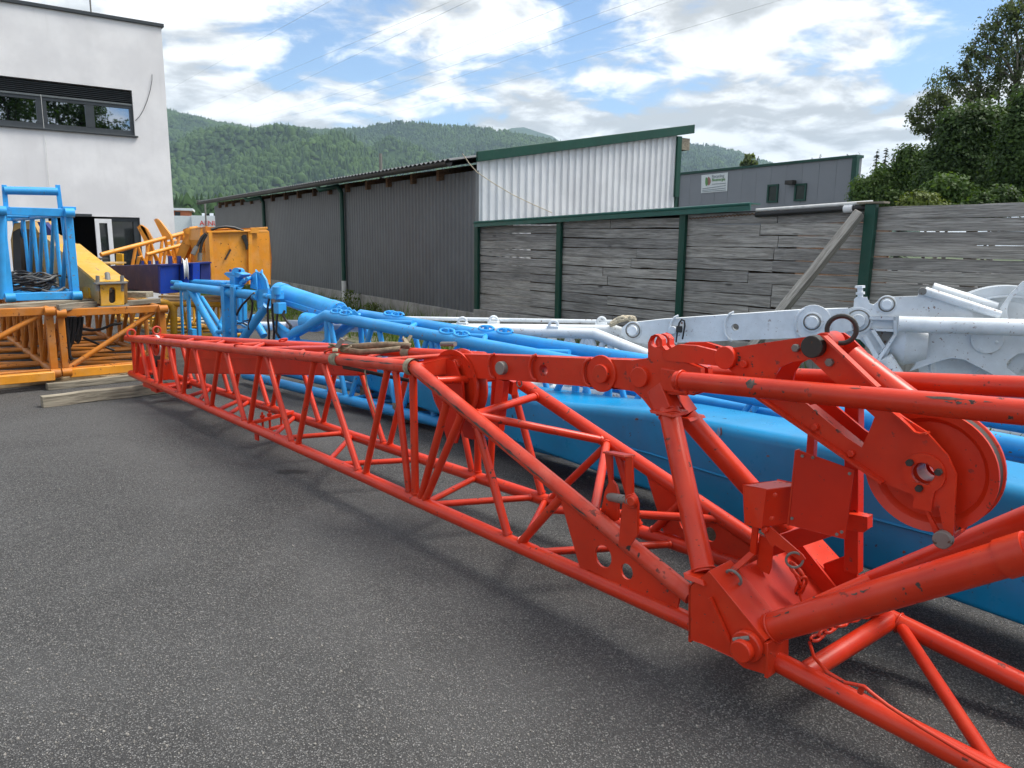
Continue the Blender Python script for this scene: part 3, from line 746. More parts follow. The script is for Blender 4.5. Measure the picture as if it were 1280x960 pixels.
beam('post', pt+(pt-pb)*.02, pb+(pb-pt)*.9, .12, .08, GREEN, fence, up=FE.v, bevel=.006)
beam('post_cap', pt+Vector((0, 0, .03))-Vector(FE.u)*-.14, pt+Vector((0, 0, .03))-Vector(FE.u)*.16, .14, .02, OLDWOOD, fence, up=(0, 0, 1))
ca, cb_ = FE.V(593, 280.5, -.12), FE.V(938, 258, -.12)
capm = MB()
for (o0, z0_, o1, z1_) in [(.0, .0, .0, .07)]:
    capm.plate([ca+Vector((0, 0, -.05)), cb_+Vector((0, 0, -.05)), cb_+Vector((0, 0, .03)), ca+Vector((0, 0, .03))], FE.v*.02)
capm.box((ca+cb_)/2+Vector((0, 0, .035))+Vector(FE.v)*.10, (cb_-ca)/2, FE.v*.12, (0, 0, .008))
capm.tube(ca+Vector((0, 0, .03)), cb_+Vector((0, 0, .03)), .022, 8)
capm.obj('cap_flashing', plain('green_flashing', (.008, .085, .065), .35, .1), fence, smooth=30)
bt, bb = FE.V(1075, 266, -.16), FE.V(1008, 384, -.16)
bb2 = FE.W(FE.loc(bb)[0]-.02, -.85, .02) if False else bb
dlt = bb-bt; k_ = (bt.z-.03)/(bt.z-bb.z); bend_ = bt+dlt*k_+Vector(FE.v)*-.95
tag(beam('timber_brace', bt, bend_, .09, .13, PALEWOOD, None, up=FE.v*-1, bevel=.006, warp=.003, rnd=fr_r), 'grey weathered timber leaning against the plank fence beside its tilted green post', 'timber')
pa_, pb2 = FE.V(945, 268.5, -.05), FE.V(1090, 259, -.05)
pp = thing('drain_pipe', 'dark pipe with a white sleeve lying along the top of the fence', 'pipe', (pa_+pb2)/2)
strut('pipe', pa_, pb2, .032, RUBBER, pp); mid = pa_+(pb2-pa_)*.82
strut('sleeve', mid-(pb2-pa_)*.035, mid+(pb2-pa_)*.035, .045, PVC, pp)
strut('top_pipe', pa_+Vector((0, 0, .055)), pb2+Vector((0, 0, .055)), .02, GREYPL, pp)
# sheets stacked on the fence behind the flashing
def fsheet(label, x0, y0, x1, y1, v0, v1, mat, dz=.0):
    a, b = FE.V(x0, y0, v0), FE.V(x1, y1, v0); n = 40; vs = []
    for i in range(n+1):
        p = a+(b-a)*i/n; h = .018*math.sin(i*math.pi/1.0+(i % 2)*1.57)
        vs += [p+Vector((0, 0, h)), p+Vector(FE.v)*(v1-v0)+Vector((0, 0, h+.06))]
    mb = MB().add(vs, [(2*i, 2*i+2, 2*i+3, 2*i+1) for i in range(n)])
    o = mb.obj('roofing_sheet', mat, None, smooth=40); s_ = o.modifiers.new('t', 'SOLIDIFY'); s_.thickness = .012
    tag(o, label, 'roofing sheet')
fsheet('dark corrugated sheet lying flat on top of the fence in front of the white gable', 652, 273, 842, 259, .02, .9, DARKSTEEL)
fsheet('short brown sheet end poking out beneath the green flashing', 862, 272, 955, 265, -.02, .6, BROWNWOOD)

# ---- grey hall behind the fence
GBp = aty(1066, 230, 36.0); GB = Frame(GBp, -34.0)
HALLGLASS = plain('tinted_glass', (.022, .032, .026), .25, .3, 1.5, spec=.3)
hallM = plain('grey_hall_panel', (.20, .215, .235), .5, .05, .6)
hall = thing('grey_hall', 'grey panelled hall with green edge trim, two small windows and a banner', 'building', GB.W(0, 0, 0))
guz = lambda x, y: (GB.loc(GB.V(x, y, 0))[0], GB.loc(GB.V(x, y, 0))[2])
gu0, gzt0 = guz(1070, 197); gu1, gzt1 = guz(849, 219)
npan = 12; w0 = [guz(961, 231), guz(973, 253)]; w1 = [guz(995, 230), guz(1008, 251)]
for i in range(npan):
    a = gu0+(gu1-gu0)*i/npan; b = gu0+(gu1-gu0)*(i+1)/npan
    za, zb_ = gzt0+(gzt1-gzt0)*i/npan, gzt0+(gzt1-gzt0)*(i+1)/npan
    MB().plate([GB.W(a+.005, 0, 0), GB.W(b-.005, 0, 0), GB.W(b-.005, 0, zb_), GB.W(a+.005, 0, za)], GB.v*.08).obj('wall_panel', hallM, hall, smooth=0)
MB().plate([GB.W(gu0, .08, 0), GB.W(gu1, .08, 0), GB.W(gu1, .08, gzt1-.05), GB.W(gu0, .08, gzt0-.05)], GB.v*.05).obj('backing', DARKSTEEL, hall, smooth=0)
MB().plate([GB.W(gu0-.02, .12, 0), GB.W(gu0-.02, .4, 0), GB.W(gu0-.02, .4, gzt0+.02), GB.W(gu0-.02, .12, gzt0)], GB.u*.06).obj('side_wall', hallM, hall, smooth=0)
MB().plate([GB.W(gu0-.1, -.12, gzt0+.06), GB.W(gu1+.1, -.12, gzt1+.06), GB.W(gu1+.1, .45, gzt1+.06), GB.W(gu0-.1, .45, gzt0+.06)], Vector((0, 0, .12))).obj('roof', GREEN, hall, smooth=0)
MB().box(GB.W(gu0-.02, -.02, gzt0/2), GB.u*.12, GB.v*.1, (0, 0, gzt0/2-.01)).obj('corner_trim', GREEN, hall, smooth=0)
MB().box(GB.W(gu1+.02, -.02, gzt1/2), GB.u*.12, GB.v*.1, (0, 0, gzt1/2-.01)).obj('corner_trim', GREEN, hall, smooth=0)
for (q0, q1) in (w0, w1):
    ua, ub = sorted((q0[0], q1[0])); z1_, z0_ = q0[1], q1[1]; fm = MB()
    for (a, b, c, d) in [(ua, ua+.09, z0_, z1_), (ub-.09, ub, z0_, z1_), (ua+.09, ub-.09, z1_-.09, z1_), (ua+.09, ub-.09, z0_, z0_+.09)]:
        fm.box(GB.W((a+b)/2, -.07, (c+d)/2), GB.u*(b-a)/2, GB.v*.04, (0, 0, (d-c)/2))
    wf = fm.obj('window_frame', GREEN, hall, smooth=0)
    MB().box(GB.W((ua+ub)/2, -.055, (z0_+z1_)/2), GB.u*((ub-ua)/2-.09), GB.v*.01, (0, 0, (z1_-z0_)/2-.09)).obj('pane', HALLGLASS, wf, smooth=0)
fl = GB.V(988, 228, -.25)
MB().box(fl, GB.u*.22, GB.v*.16, (0, 0, .1)).obj('floodlight', DARKSTEEL, hall, smooth=0, bevel=.02)
def text_mesh(name, body, M, size, mat, parent, bold=False):
    c = bpy.data.curves.new(name, 'FONT'); c.body = body; c.size = size; c.align_x = 'LEFT'; c.extrude = .004
    if bold: c.offset = .012*size
    o = bpy.data.objects.new(name, c); COL.objects.link(o)
    dg = bpy.context.evaluated_depsgraph_get(); me = bpy.data.meshes.new_from_object(o.evaluated_get(dg)); bpy.data.objects.remove(o)
    me.materials.clear(); me.materials.append(mat); o2 = bpy.data.objects.new(name, me); COL.objects.link(o2); _register(o2, M, parent); return o2
def wallM(fr_, p, right):
    """Matrix of lettering that reads along the direction `right` and faces away from right x up."""
    r = Vector(right).normalized(); up = Vector((0, 0, 1)); n = r.cross(up); M = Matrix.Identity(4)
    for i in range(3): M[i][0] = r[i]; M[i][1] = up[i]; M[i][2] = n[i]; M[i][3] = p[i]
    return M
bz = [guz(877, 218.5), guz(909, 239)]
ban = MB().plate([GB.V(877, 219, -.06), GB.V(910, 215.5, -.06), GB.V(909, 239, -.06), GB.V(876.5, 241.5, -.06)], GB.v*.02).obj('banner', plain('banner_white', (.66, .70, .70), .6, .04), hall, smooth=0)
inkg = plain('banner_grey_ink', (.25, .30, .33), .6); inkgr = plain('banner_green_ink', (.12, .30, .10), .6); inkr = plain('banner_red_ink', (.33, .16, .13), .6)
Rt = -GB.u
pw_ = (GB.V(909, 228, -.09)-GB.V(877, 228, -.09)).length
text_mesh('lettering', 'Recycling', wallM(GB, GB.V(889.8, 222.4, -.085), Rt), pw_*.125, inkg, ban)
text_mesh('lettering', 'Bioenergie', wallM(GB, GB.V(889.8, 226.6, -.085), Rt), pw_*.118, inkgr, ban, True)
lg = MB(); lr = MB()
def leafshape(mb, cx, cy, s):
    pts = []
    for i in range(14):
        a = math.pi*2*i/14; x = cx+s*3.0*math.cos(a)*(1 if math.cos(a)*s > 0 else .35); y = cy+5.4*math.sin(a)
        pts.append(GB.V(x, y, -.08))
    mb.plate(pts, GB.v*.008)
leafshape(lg, 882.6, 227, -1); leafshape(lr, 885.4, 226.4, 1)
lg.obj('emblem', inkgr, ban, smooth=0); lr.obj('emblem', inkr, ban, smooth=0)
for i, (x0, y0, x1, y1) in enumerate([(890, 230.3, 907, 228.9), (878, 236, 907, 231.8), (878, 238, 907, 235), (878, 239.6, 907, 237.4)]):
    MB().tube(GB.V(x0, y0, -.08), GB.V(x1, y1, -.08), .016, 4).obj('printed_line', inkg, ban)

# ---- far hall with a sign, its orange neighbour and a lamp post
FHp = aty(241, 300, 78.0); FH = Frame((FHp.x, FHp.y), 70.0)
fhall = thing('far_hall', 'small white hall with red lettering far off behind the shed', 'building', FH.W(0, 0, 0))
fw = plain('far_white', (.62, .66, .70), .6, .04); fo = plain('far_orange', (.50, .15, .06), .7, .08)
fz = FH.loc(FH.V(255, 269.5, 0))[2]
MB().box(FH.W(5, -4, fz/2), FH.u*5.0, FH.v*4, (0, 0, fz/2)).obj('wall', fw, fhall, smooth=0)
MB().box(FH.W(-1.3, -2.6, fz-.9), FH.u*1.28, FH.v*2.2, (0, 0, .85)).obj('canopy', fw, fhall, smooth=0)
text_mesh('lettering', 'AENU', wallM(FH, FH.V(249.6, 281.6, .06), FH.u), .66, plain('sign_red', (.62, .05, .04), .5), fhall, True)
for x in (254.8, 264.5): MB().box(FH.V(x, 268.6, -1), FH.u*.18, FH.v*.2, (0, 0, .16)).obj('roof_vent', fw, fhall, smooth=0)
FO = aty(225, 285, 88.0)
oh = thing('orange_building', 'orange block with narrow windows beside the far white hall', 'building', (FO.x, FO.y, 0))
zt_ = aty(225, 263, 88.0).z; Fo = Frame((FO.x, FO.y), 70.0)
MB().box(Fo.W(-.6, -3, zt_/2), Fo.u*1.7, Fo.v*3, (0, 0, zt_/2)).obj('wall', fo, oh, smooth=0)
MB().box(Fo.W(-.5, -3, zt_+.12), Fo.u*1.95, Fo.v*3.2, (0, 0, .13)).obj('roof', fw, oh, smooth=0)
for y in (275, 284): MB().box(Fo.V(222.5, y, .03), Fo.u*.28, Fo.v*.04, (0, 0, .9 if y < 280 else .35)).obj('window', DARKGLASS, oh, smooth=0)
lp = aty(258, 285, 62.0); lpt = aty(257, 251, 62.0)
lamp = thing('lamp_post', 'slim grey lamp post in front of the far white hall', 'lamp post', (lp.x, lp.y, 0))
strut('pole', (lp.x, lp.y, 0), (lp.x, lp.y, lpt.z), .07, STEEL, lamp, 8)
MB().box((lp.x-.25, lp.y, lpt.z), (.35, 0, 0), (0, .12, 0), (0, 0, .05)).obj('lamp_head', STEEL, lamp, smooth=0)

# ---- overhead lines
LINEM = plain('weathered_aluminium', (.42, .43, .45), .5, .05)
for i, (a, m_, b) in enumerate([((215, 110), (320, 52), (415, 0)), ((240, 137), (410, 67), (567, 0)), ((280, 145), (440, 71), (588, 0)), ((320, 145), (530, 77), (722, 0)),
                                ((335, 150), (560, 84), (795, 0)), ((375, 155), (600, 87), (840, 0)), ((435, 155), (640, 100), (975, 0))]):
    far_, near_ = aty(a[0], a[1], 420.0), aty(b[0], b[1], 130.0)
    ex = near_+(near_-far_)*.35; pts = []
    midp = onx(far_, near_, m_[0]); sag = aty(m_[0], m_[1], midp.y).z-midp.z
    tm = (midp-far_).length/(near_-far_).length
    for k in range(25):
        t = k/24*1.35; p = far_+(near_-far_)*t; p.z += sag*(t*(1-t))/(tm*(1-tm)) if t < 1 else 0
        pts.append(p)
    names = ['topmost of the overhead lines, faint above the white office', 'second overhead line counted from the white office', 'third overhead line counted from the white office', 'fourth overhead line counted from the white office', 'fifth overhead line counted from the white office', 'sixth overhead line counted from the white office', 'lowest overhead line, passing above the shed gable']
    tag(MB().poly(pts, .024, 5).obj('power_line', LINEM), names[i], 'power line', 'overhead power lines')
# ================================================================== RED CRANE HEAD
RO = atz(862, 777, .2); RF = Frame(RO, -43.1)         # u towards the thin tip, v to the far side
Rw = RF.W
red = thing('red_crane_boom', 'long red lattice crane boom with hinged head and large sheave beside the blue box beam', 'crane boom', Rw(3, .3, 0))
vn = lambda u: .0227*u
vf = lambda u: .655-.0275*u
zt = lambda u: .988-.0717*(u-1.93)
ZB = .2
UT = 7.46
NB = (Rw(-.02, vn(0), ZB), Rw(UT, vn(UT), ZB)); FB = (Rw(-.02, vf(0), ZB), Rw(7.3, vf(7.3), ZB))
NTp = (Rw(1.93, vn(1.93), zt(1.93)), Rw(UT+.04, vn(UT), zt(UT))); FTp = (Rw(1.97, vf(1.97), zt(1.97)), Rw(7.3, vf(7.3), zt(7.3)))
ND = (Rw(1.93, vn(1.93), zt(1.93)), Rw(.0, 0, .311)); FD = (Rw(1.97, vf(1.97), zt(1.97)), Rw(.0, .655, .311))
CR, BR = .037, .0205
def chord(name, *pts, r=CR, mat=RED): return MB().poly(pts, r, 18).obj(name, mat, red, smooth=50)
chord('bottom_chord', *NB); chord('bottom_chord', *FB)
chord('top_chord', NTp[1], NTp[0], ND[1], mat=RED_FADED); chord('top_chord', FTp[1], FTp[0], FD[1])
# long scrape marks along the near top chord
scr = MB()
def brace(A, xa, B, xb, r=BR, mat=None):
    a, b = onx(*A, xa), onx(*B, xb)
    mb = MB().tube(a, b, r, 12); d = (b-a).normalized(); L = (b-a).length
    for q, s in ((a, 1), (b, -1)):                      # weld beads where the tube meets the chord
        c = q+d*s*min(CR*1.12, L*.2); mb.tube(c-d*.005, c+d*.005, r*1.22, 12)
    return mb.obj('brace', mat or RED, red, smooth=50)
for xa, xb in [(166, 169), (174, 170.5), (175, 186), (185, 197), (205, 200), (210, 226), (236, 229), (242, 261), (275, 264), (281, 307), (326, 312), (332, 366), (394, 372), (402, 450), (486, 456), (494, 512)]: brace(NTp, xa, NB, xb)
brace(NTp, 516, NB, 519.5, .023)
for xa, xb in [(561, 525), (580, 530), (594, 637), (707, 648)]: brace(ND, xa, NB, xb, .022)
for xa, xb in [(225, 240), (233, 250), (260, 253.5), (268, 287), (304, 293), (311, 336), (356, 340), (369, 400), (426, 403), (442, 481), (515, 486), (560, 591)]: brace(FTp, xa, FB, xb)
brace(FTp, 598, FB, 597, .023)
for xa, xb in [(620, 612), (637, 679), (762, 686), (770, 800), (860, 812)]: brace(FD, xa, FB, xb, .022)
# level braces between the bottom chords, then between the top chords
for xa, xb in [(534, 671), (531, 596), (420, 529), (411, 440), (347, 431), (341, 369), (668, 846), (652, 682), (232, 264), (247, 262), (270, 303), (283, 312), (205, 240)]: brace(NB, xa, FB, xb, .019)
for xa, xb in [(225, 243), (265, 281), (310, 331), (370, 392), (451, 478), (190, 205)]: brace(NTp, xa, FTp, xb, .017, RED_FADED)
for xa, xb in [(310, 392), (370, 478), (265, 331), (225, 281), (451, 560)]: brace(NTp, xa, FTp, xb, .016, RED_FADED)
# cross tubes between the sloping chords
for xa, xb, A, B in [(590, 674, ND, FD), (588, 760, ND, FD), (538, 640, ND, FD), (742, 759, ND, FD)]: brace(A, xa, B, xb, .022)
a, b = onx(*ND, 668), onx(*FD, 890)
strut('brace', RF.V(690, 637, .2), onx(*FD, 905), .021, RED, red)
# tip end: cross bars, end plate, small sheave, lifting eyes, foot
strut('brace', NB[1], FB[1], .026, RED, red); strut('brace', NTp[1], FTp[1], .026, RED_FADED, red)
MB().box((NB[1]+FB[1])/2+Vector((0, 0, .09)), RF.v*.14, RF.u*.012, (0, 0, .10)).obj('end_plate', RED_DARK, red, smooth=0, bevel=.003)
def vplate(name, px, v, th=.014, holes=(), mat=RED, parent=None, bevel=.002, vs=None):
    pts = [RF.V(x, y, v) for x, y in px]
    return MB().plate(pts, RF.v*th, [[p if len(p) == 3 else RF.V(p[0], p[1], v) for p in h] for h in holes]).obj(name, mat, parent or red, smooth=28, bevel=bevel)
def vcirc(px, v, r, n=18, a0=0, a1=2*math.pi):
    c = RF.V(px[0], px[1], v); m = n if abs(a1-a0) > 6.28 else n+1
    return [c+Vector(RF.u)*r*math.cos(a0+(a1-a0)*i/n)+Vector((0, 0, r*math.sin(a0+(a1-a0)*i/n))) for i in range(m)]
def vdisc(name, px, v, r, th, mat=RED, parent=None, seg=28, bevel=.003):
    c = RF.V(px[0], px[1], v)
    return MB().tube(c-Vector(RF.v)*th/2, c+Vector(RF.v)*th/2, r, seg).obj(name, mat, parent or red, smooth=40, bevel=bevel)
def sheave(name, c, axis, R, wd, mat, parent, groove=.05, hub=.06, hole=.035):
    pr = [(hole, -wd*.5), (hub, -wd*.5), (hub, -wd*.22), (R*.78, -wd*.18), (R*.86, -wd*.42), (R, -wd*.5), (R, -wd*.36), (R-groove, -wd*.10), (R-groove, wd*.10), (R, wd*.36), (R, wd*.5), (R*.86, wd*.42), (R*.78, wd*.18), (hub, wd*.22), (hub, wd*.5), (hole, wd*.5), (hole, -wd*.5)]
    return MB().lathe(c, axis, pr, 56).obj(name, mat, parent, smooth=32)
sm = Rw(6.75, .24, zt(6.75)-.06)
sheave('tip_sheave', sm, RF.v, .105, .06, RED, red, .022, .03, .014)
MB().ring(sm, RF.v, .098, .014, 30, 8).obj('rope_groove', GREYPL, red)
for x, y, v in [(164, 419.5, vn(7.4)), (196, 416, .42)]:
    MB().ring(RF.V(x, y-3, v), RF.u, .042, .010, 20, 8).obj('lifting_eye', RED_FADED, red)
for x, y, v in [(298, 431, .10), (354, 425, .44), (412, 439, .08)]:
    c = RF.V(x, y, v); MB().ring(c, Vector(RF.u)*.4+Vector((0, 0, .9)), .032, .008, 16, 6).obj('lifting_eye', RED_FADED, red)
fx = MB(); 
MB().plate([RF.V(x, y, .14) for x, y in [(180, 477), (197, 485), (197, 491), (190, 488), (190, 486), (180, 483)]], RF.v*.02).obj('foot_plate', RED_DARK, red, smooth=0)
MB().box(Rw(6.62, .32, .155), RF.v*.18, RF.u*.05, (0, 0, .035)).obj('foot_bar', RED_DARK, red, smooth=0, bevel=.004)
MB().tube(RF.V(173, 484, .2), RF.V(181, 481, .2), .02, 10).obj('foot_pin', RED_FADED, red)
# slanting folded jib inside the lattice
q = [RF.V(242, 466, .36), RF.V(460, 468.5, .36), RF.V(460, 431, .36), RF.V(242, 436, .36)]
MB().plate(q, RF.v*.16).obj('folded_jib', RED_DARK, red, smooth=0, bevel=.012)
MB().plate([p+Vector(RF.v)*-.085 for p in [RF.V(245, 448, .36), RF.V(455, 444, .36), RF.V(455, 442.6, .36), RF.V(245, 446.6, .36)]], RF.v*.008).obj('jib_seam', RED_DARK, red, smooth=0)
MB().box(RF.V(196, 447, .3), RF.u*.03, RF.v*.05, (0, 0, .10)).obj('hanger', DARKSTEEL, red, smooth=0, bevel=.005)
MB().box(RF.V(216, 455, .42), RF.u*.02, RF.v*.03, (0, 0, .17)).obj('bracket', RED_DARK, red, smooth=0)
MB().box(RF.V(206, 462, .34), RF.u*.09, RF.v*.05, (0, 0, .10)).obj('bracket', RED, red, smooth=0, bevel=.004)
# bolted clamp across the bottom chords
ca_, cb2 = onx(*NB, 315), onx(*FB, 366)
clamp = MB().box((ca_+cb2)/2+Vector((0, 0, .035)), (cb2-ca_)/2, (cb2-ca_).cross(Vector((0, 0, 1))).normalized()*.018, (0, 0, .014)).obj('clamp_bar', RED, red, smooth=0, bevel=.003)
for k in (.25, .42, .7):
    p = ca_+(cb2-ca_)*k; MB().tube(p+Vector((0, 0, -.08)), p+Vector((0, 0, .10)), .010, 8).obj('clamp_bolt', RED, clamp)
    MB().tube(p+Vector((0, 0, .055)), p+Vector((0, 0, .075)), .02, 6).obj('clamp_nut', RED, clamp, smooth=0)
MB().box((ca_+cb2)/2+Vector((0, 0, -.06)), (cb2-ca_)*.3, (cb2-ca_).cross(Vector((0, 0, 1))).normalized()*.02, (0, 0, .01)).obj('clamp_bar', RED, clamp, smooth=0)
MB().box(RF.V(321, 544, vn(4)), RF.u*.03, RF.v*.006, (0, 0, .04)).obj('clamp_plate', RED_DARK, clamp, smooth=0)
# gusset plates with two holes, near and far
for v, dv in ((.005, 0), (.648, .64)):
    loc = lambda x, y: RF.loc(RF.V(x, y, .005))
    out = [(701, 622), (727, 713), (738, 712), (790, 738), (846, 764), (852, 742)]
    P = [Rw(loc(*p)[0], v, loc(*p)[2]) for p in out]
    H = []
    for (hx, hy, r) in [(755, 695, .052), (784.5, 714, .036)]:
        u_, _, z_ = loc(hx, hy); H.append([Rw(u_+r*.92*math.cos(i*math.pi/10), v, z_+r*math.sin(i*math.pi/10)) for i in range(20)])
    MB().plate(P, RF.v*.012, H).obj('gusset_plate', RED, red, smooth=28)
# upright bracket with a pin on the near sloping chord
for vv, outl, xo in ((-.045, [(788, 681), (774.5, 682), (778, 640), (779, 630), (783, 621), (782.5, 571), (790.5, 571), (791.5, 616), (796, 622), (798, 630), (798, 640), (797.5, 668)], 0),
                     (.07, [(752, 655), (749, 654), (755, 626), (757, 614), (762, 603), (757, 564), (765, 565), (766, 600), (771, 607), (774, 618), (773, 650)], 0)):
    vplate('pin_bracket', outl, vv, .012)
ba, bb_ = RF.V(760, 565, .07), RF.V(787, 570, -.045)
beam('bracket_top', ba, bb_, .05, .008, RED_FADED, red, up=(0, 0, 1))
pa, pb = RF.V(763, 621, .075), RF.V(790, 626.5, -.06)
strut('pin', pa, pb, .020, STEEL, red, 16)
vdisc('pin_head', (789.5, 626.5), -.058, .030, .016); vdisc('pin_head', (789.5, 626.5), -.07, .020, .016)
# ---- hinge plates
for v, th in ((-.058, .016), (.71, .016)):
    P0 = [(863, 733), (885, 716), (953, 797), (957.5, 806), (957.5, 841), (931, 833), (917, 821), (880, 804), (863, 798)]
    L0 = [RF.loc(RF.V(x, y, -.058)) for x, y in P0]
    MB().plate([Rw(u_, v, z_) for u_, _, z_ in L0], RF.v*th).obj('hinge_plate', RED, red, smooth=28, bevel=.002)
def hl(x, y): q = RF.loc(RF.V(x, y, -.058)); return q[0], q[2]
for s, v0, v1 in ((0, -.066, .09), (1, .56, .718)):
    (u0, z0), (u1, z1), (u2, z2), (u3, z3) = hl(886, 714), hl(957, 801), hl(958.5, 806), hl(959, 842)
    c0, c1 = Rw(u0, (v0+v1)/2, z0), Rw(u1, (v0+v1)/2, z1)
    beam('hinge_flange', c0, c1, v1-v0, .014, RED, red, up=(RF.u[0], RF.u[1], 1), bevel=.002)
    beam('hinge_flange', Rw(u2, (v0+v1)/2, z2+.01), Rw(u3, (v0+v1)/2, z3-.015), v1-v0, .014, RED, red, up=-RF.u, bevel=.002)
    (ua, za), (ub, zb_) = hl(863.5, 734), hl(863.5, 799)
    beam('hinge_flange', Rw(ua, (v0+v1)/2, za+.015), Rw(ub, (v0+v1)/2, zb_-.01), v1-v0, .014, RED, red, up=RF.u, bevel=.002)
    (ur, zr), (us_, zs) = hl(891, 745), hl(916, 800)
    vin = v0 if s == 0 else v1
    beam('stiffener', Rw(ur, vin-.012 if s == 0 else vin+.012, zr), Rw(us_, vin-.012 if s == 0 else vin+.012, zs), .012, .012, RED, red)
(u0, z0), (u1, z1) = hl(896, 722), hl(962, 796)
MB().plate([Rw(u0, .095, z0-.02), Rw(u0, .555, z0-.02), Rw(u1, .555, z1-.05), Rw(u1, .095, z1-.05)], Vector((RF.u[0], RF.u[1], 1)).normalized()*.01).obj('cross_plate', RED_DARK, red, smooth=0)
MB().plate([Rw(u0-.02, .47, z0+.06), Rw(u1-.03, .47, z1), Rw(u1-.03, .47, z1-.08), Rw(u0-.02, .47, z0-.1)], RF.v*.012).obj('cross_plate', RED_DARK, red, smooth=0)
hp = (931, 811)
vdisc('hinge_collar', (934, 808), -.078, .060, .03, bevel=.005); vdisc('hinge_pin', (929, 812.5), -.10, .042, .05, bevel=.005); vdisc('hinge_pin', (934, 808), .735, .05, .04)
SCRAPE = plain('bare_scraped_steel', (.075, .055, .045), .7, .5, 40)
strut('split_pin', RF.V(917, 800, -.10), RF.V(937, 797, -.09), .009, STEEL, red, 8)
# ---- A-frame legs and head block
H0 = RF.V(836, 512, .255); L0_ = RF.V(880, 716, .0)
leg = strut('head_leg', H0, L0_, .046, RED, red, 20); H1 = RF.V(858, 520, .40); L1 = Rw(-.10, .64, .42)
strut('head_leg', H1, L1, .046, RED, red, 20)
foot = Vector(L0_-H0).normalized()
MB().box(L0_+foot*.005, RF.v*.075, Vector(RF.u)*.045, foot*.012).obj('leg_foot', RED, red, smooth=0, bevel=.003)
MB().box(L1+foot*.005, RF.v*.075, Vector(RF.u)*.045, foot*.012).obj('leg_foot', RED, red, smooth=0, bevel=.003)
def sock(a, b, w):
    d = (a-b).normalized()
    MB().bar(b, a, w, w*.95, RF.v).obj('leg_socket', RED, red, smooth=0, bevel=.004)
    MB().box(b, RF.v*(w*.5+.018), Vector(RF.u)*(w*.5+.014), d*.008).obj('socket_collar', RED, red, smooth=0, bevel=.002)
sock(RF.V(824, 484, .27), H0+(H0-L0_).normalized()*-.01, .088); sock(RF.V(833, 484, .38), H1, .088)
VC = .31
link_o = [(566, 441.5), (640, 443.5), (720, 446.5), (795, 449.5), (808, 452), (818, 470), (806, 489), (790, 486.5), (720, 480.5), (640, 473.5), (566, 470)]
LK = MB(); hole = vcirc((685.5, 462), VC, .030)
lk = MB().plate([RF.V(x, y, VC) for x, y in link_o], RF.v*.075, [hole]).obj('pendant_link', RED, red, smooth=28, bevel=.004)
VF = VC-.0375
vdisc('link_pin', (570.5, 456), VF-.012, .033, .03, parent=lk); vdisc('link_pin', (627, 460), VF-.014, .036, .034, STEEL, lk); vdisc('link_eye', (752, 467), VF-.004, .088, .014, parent=lk); vdisc('link_pin', (752, 467), VF-.02, .045, .03, parent=lk)
vdisc('link_pin', (802, 471), VF-.03, .046, .05, parent=lk)
for x, y in ((613, 458), (665, 460), (733, 466)):
    c = RF.V(x+7, y, VF-.004); R_ = .062
    pts = []
    for i in range(9):
        a_ = math.radians(100+160*i/8); pts.append(c+Vector(RF.u)*(-math.cos(a_))*.062*.75+Vector((0, 0, math.sin(a_)*.068))-Vector(RF.v)*(.012 if 0 < i < 8 else 0))
    MB().poly(pts, .0085, 8).obj('link_handle', RED, lk, smooth=60)
# arm from the near knee to the link
kn = NTp[0]
MB().plate([kn+Vector((0, 0, .015)), RF.V(566, 444, VC-.03), RF.V(566, 444, VC+.02), Rw(1.97, vf(1.97), zt(1.97)+.01)], Vector((0, 0, .02))).obj('knee_plate', RED_FADED, red, smooth=0, bevel=.004)
MB().plate([kn+Vector((0, 0, -.055)), kn+Vector((0, 0, .012)), RF.V(566, 446, VC-.035), RF.V(566, 466, VC-.035)], RF.u*.014).obj('knee_plate', RED, red, smooth=0, bevel=.003)
strut('cross_tube', kn, Rw(1.97, vf(1.97), zt(1.97)), .030, RED, red)
# head block with two lugs
hb = [(783, 452), (800, 449), (812.5, 447.5), (812.5, 428), (816, 420), (821, 417.5), (826, 419), (830, 424), (830.5, 432), (835, 437), (856, 437), (857, 452), (878, 460), (880, 488), (860, 494), (838, 492), (817, 512), (806, 498), (792, 486), (787, 470)]
hole2 = vcirc((821, 427), VC-.05, .024)
HBk = MB().plate([RF.V(x, y, VC-.055) for x, y in hb], RF.v*.03, [hole2]).obj('head_block', RED, red, smooth=28, bevel=.003)
hb2 = [(x+9.5, y-1) for x, y in hb]
MB().plate([RF.V(x, y, VC+.05) for x, y in hb2], RF.v*.03, [vcirc((830.5, 426), VC+.05, .024)]).obj('head_block', RED, red, smooth=28, bevel=.003)
MB().box(RF.V(855, 474, VC), RF.u*.07, RF.v*.08, (0, 0, .05)).obj('head_core', RED, red, smooth=0, bevel=.006)
# upper rocker and the two lever plates carrying the sheave
for v in (VC-.065, VC+.03):
    vplate('rocker', [(829, 447), (830, 440), (849, 430.5), (872, 432), (908, 441), (908, 458), (880, 455), (833, 450)] if v < VC else [(838, 446), (840, 438), (860, 428), (884, 428), (918, 438), (918, 452), (890, 452)], v, .022)
levo = [(902, 452), (901, 443), (907, 436), (1020, 419.5), (1031, 420), (1042, 428), (1096, 482), (1122, 516), (1158, 539), (1185, 569), (1196, 593), (1192.5, 668), (1187, 677), (1177, 679.5), (1170, 672), (1155, 632), (1140, 617), (1105, 603.5), (1020, 546), (947, 498), (922, 470)]
arch = [(966, 485), (969, 470), (976, 459), (990, 452.5), (1014.5, 449), (1046, 479), (1094, 521), (1088, 537), (1078, 559), (1058, 546), (1010, 505)]
vee = [(1158, 633), (1174, 633), (1180, 662), (1173.5, 662.5)]
VL0, VL1 = VC-.075, VC+.085
